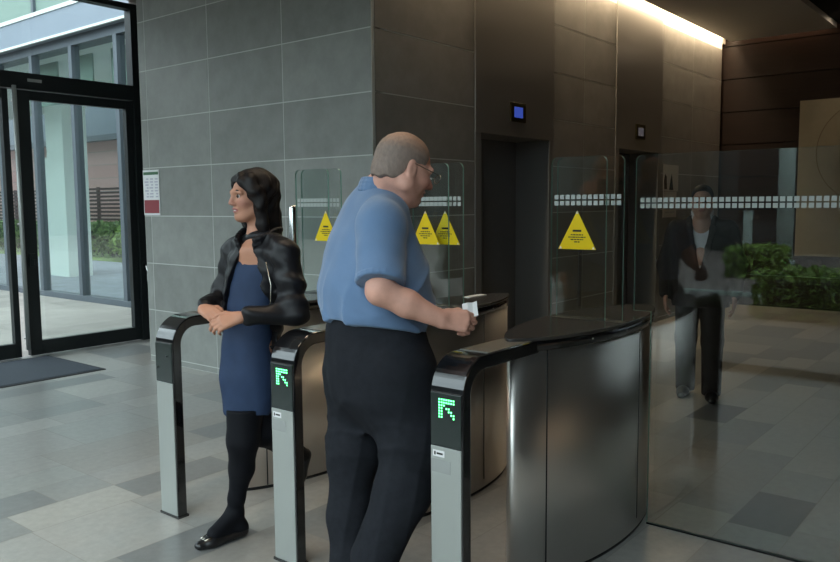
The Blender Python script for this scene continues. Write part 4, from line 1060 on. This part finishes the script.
# ---- man in the dark suit, solid stand-in for a reflection in the glass screen
def build_suit():
    x0, y0 = 6.08, 2.13; fa = R(196); f = np.array([math.cos(fa), math.sin(fa), 0]); r = np.array([f[1], -f[0], 0]); org = np.array([x0, y0, 0])
    W = lambda a, b, z: org+f*a-r*b+np.array([0, 0, z])      # b to his left
    lo, hi = org+np.array([-.45, -.45, -.02]), org+np.array([.45, .45, 1.75])
    hd = Head(W(.03, 0, 1.525), f, tilt=R(-6))
    B = Field(lo, hi, .006)
    hd.skin(B); B.cone(hd.p(-.03, 0, -.05), W(-.02, 0, 1.37), .055, .062, .03)
    B.chain([W(-.02, 0, 1.32), W(0, 0, 1.1), W(0, 0, .95)], [.11, .12, .12], .05)
    arms = []
    for s in (1, -1):
        sh, el, wr = W(-.02, s*.19, 1.31), W(-.05, s*.265, 1.04), W(.05, s*.25, .82); arms.append((sh, el, wr))
        B.chain([sh, el, wr], [.05, .04, .028], .03); hand(B, wr, f*.25-np.array([0, 0, 1.0]), -r*s, f, 1.0, curl=(.25, .3, .35, .4), thumb=(.8, .5, 0))
        B.chain([W(0, s*.09, .86), W(.01+.05*s, s*.10, .48), W(.06*s-.03, s*.10, .08)], [.08, .055, .04], .03)
    base = np.array([.30, .16, .11])
    person = smesh('person', B, 'skin_w', None, org, lambda v: hd.tint(v, base, (.24, .10, .08), (.33, .17, .12), np.tile(base, (len(v), 1))))
    tag(person, 'man in dark suit and open white collar standing in for a reflection, behind the glass screen', 'person')
    hd.eyes(person, org, 'hair_b')
    H = Field(hd.c-.15, hd.c+.17, .004); H.ell(hd.p(-.016, 0, .034), (hd.F, hd.L, hd.U), [.101, .081, .089], .01)
    def hl(x, y, z):
        lx, ly, lz = hd.loc(np.stack([x, y, z], 1)); return np.interp(lx, [-.12, -.05, -.01, .04, .06, .1], [-.06, -.05, .02, .03, .075, .09])-lz
    H.cutfn(hl); smesh('hair', H, 'hair_b', person, org)
    def uv(x, y): return (x-x0)*f[0]+(y-y0)*f[1], (x-x0)*r[0]+(y-y0)*r[1]
    def st(rows): return [(z, x0+f[0]*a, y0+f[1]*a, q, w_) for z, a, q, w_ in rows]
    J = Field(lo, hi, .007)
    J.stack(st([(.72, 0, .15, .215), (.92, 0, .145, .20), (1.08, 0, .14, .195), (1.25, -.01, .135, .21), (1.36, -.02, .09, .165), (1.41, -.03, .07, .09)]), f, .02, .03)
    for sh, el, wr in arms: J.chain([sh, el, wr], [.072, .060, .05], .05)
    def vee(x, y, z):
        u, v = uv(x, y); return np.where((u > 0) & (z > 1.0), ((z-1.0)*.24-np.abs(v))*.9, -1)
    J.cutfn(vee); J.warp(lambda x, y, z: .004*vn(x, y, z, 20)); smesh('suit_jacket', J, 'suit', person, org)
    LP = Field(lo, hi, .006)
    for s in (1, -1): LP.chain([W(.125, s*.012, 1.0), W(.135, s*.055, 1.17), W(.10, s*.085, 1.32), W(.02, s*.085, 1.40)], [.010, .022, .024, .018], .01, flat=(f, .45))
    smesh('lapel', LP, 'suit', person, org)
    S = Field(lo, hi, .007); S.stack(st([(.92, 0, .125, .18), (1.08, 0, .127, .18), (1.25, -.01, .12, .19), (1.36, -.02, .08, .14), (1.43, -.015, .07, .07)]), f, .02, .03)
    smesh('shirt', S, 'white_shirt', person, org)
    C = Field(W(-.02, 0, 1.41)-.16, W(-.02, 0, 1.41)+.16, .005)
    for i in range(20):
        a0, a1 = R(22)+(2*PI-R(44))*i/20, R(22)+(2*PI-R(44))*(i+1)/20
        for h in (-.015, 0, .02, .035): C.cone(W(-.02+.080*math.cos(a0), .075*math.sin(a0), 1.415+h-.045*max(0, math.cos(a0))), W(-.02+.080*math.cos(a1), .075*math.sin(a1), 1.415+h-.045*max(0, math.cos(a1))), .008, .008, .005)
    smesh('shirt_collar', C, 'white_shirt', person, org)
    T = Field(lo, hi, .008); T.stack(st([(.74, 0, .125, .175), (.94, 0, .125, .17)]), f, .02)
    for s in (1, -1): T.chain([W(0, s*.085, .82), W(.01+.05*s, s*.10, .46), W(.06*s-.03, s*.10, .06)], [.10, .08, .072], .03)
    T.cutfn(lambda x, y, z: .035-z); smesh('trousers', T, 'suit', person, org)
    for s in (1, -1):
        o_ = .06*s-.03
        X = Field(W(o_+.08, s*.10, .07)-.26, W(o_+.08, s*.10, .07)+.26, .006); X.chain([W(o_-.04, s*.10, .04), W(o_+.11, s*.11, .036), W(o_+.18, s*.115, .03)], [.038, .044, .032], .02, flat=([0, 0, 1.0], .8)); X.cone(W(o_-.02, s*.10, .06), W(o_+.09, s*.11, .045), .036, .03, .03)
        X.cutfn(lambda x, y, z: .001-z); smesh('shoe', X, 'shoe', person, org)
build_suit()

# ------------------------------------------------------------------ light
w = bpy.data.worlds.new('overcast_sky'); scn.world = w; w.use_nodes = True
N, L = w.node_tree.nodes, w.node_tree.links
bg = N['Background']; tc = N.new('ShaderNodeTexCoord'); sx = N.new('ShaderNodeSeparateXYZ'); L.new(tc.outputs['Generated'], sx.inputs[0])
cr = N.new('ShaderNodeValToRGB'); L.new(sx.outputs['Z'], cr.inputs[0])
cr.color_ramp.elements[0].position = 0.0; cr.color_ramp.elements[0].color = (0.75, 0.84, 0.92, 1); cr.color_ramp.elements[1].position = 0.8; cr.color_ramp.elements[1].color = (0.95, 1.05, 1.12, 1)
L.new(cr.outputs[0], bg.inputs[0]); bg.inputs[1].default_value = 1.35
def area(name, loc, rot, sx_, sy_, power, col):
    l = bpy.data.lights.new(name, 'AREA'); l.shape = 'RECTANGLE'; l.size = sx_; l.size_y = sy_; l.energy = power; l.color = col
    o = bpy.data.objects.new(name, l); COL.objects.link(o); o.location = loc; o.rotation_euler = rot; return o
area('slot_lamp', (8.2, YE-0.085, ZC+0.10), (0, 0, 0), 7.3, 0.07, 29, (1.0, 0.78, 0.50))
area('end_slot_lamp', (XF-0.08, 3.2, ZC+0.12), (0, 0, 0), 0.10, 1.3, 0.7, (1.0, 0.62, 0.36))
def spot(loc, power, ang=80):
    l = bpy.data.lights.new('downlight_and_fill', 'SPOT'); l.energy = power; l.spot_size = R(ang); l.spot_blend = 0.7; l.color = (1.0, 0.80, 0.58); l.shadow_soft_size = 0.05
    o = bpy.data.objects.new('downlight_and_fill', l); COL.objects.link(o); o.location = loc; return o
for x, y in ((11.42, 2.235), (8.5, -2.5)): spot((x, y, 3.83), 4)
for x, y, e in ((1.0, 2.6, 14), (2.6, 2.9, 14), (2.9, 1.9, 14), (4.8, -5.5, 90), (6.6, -5.5, 90)): spot((x, y, 3.77), e, 75)  # last pair: unseen fill spots added to brighten the steel cabinet reflections
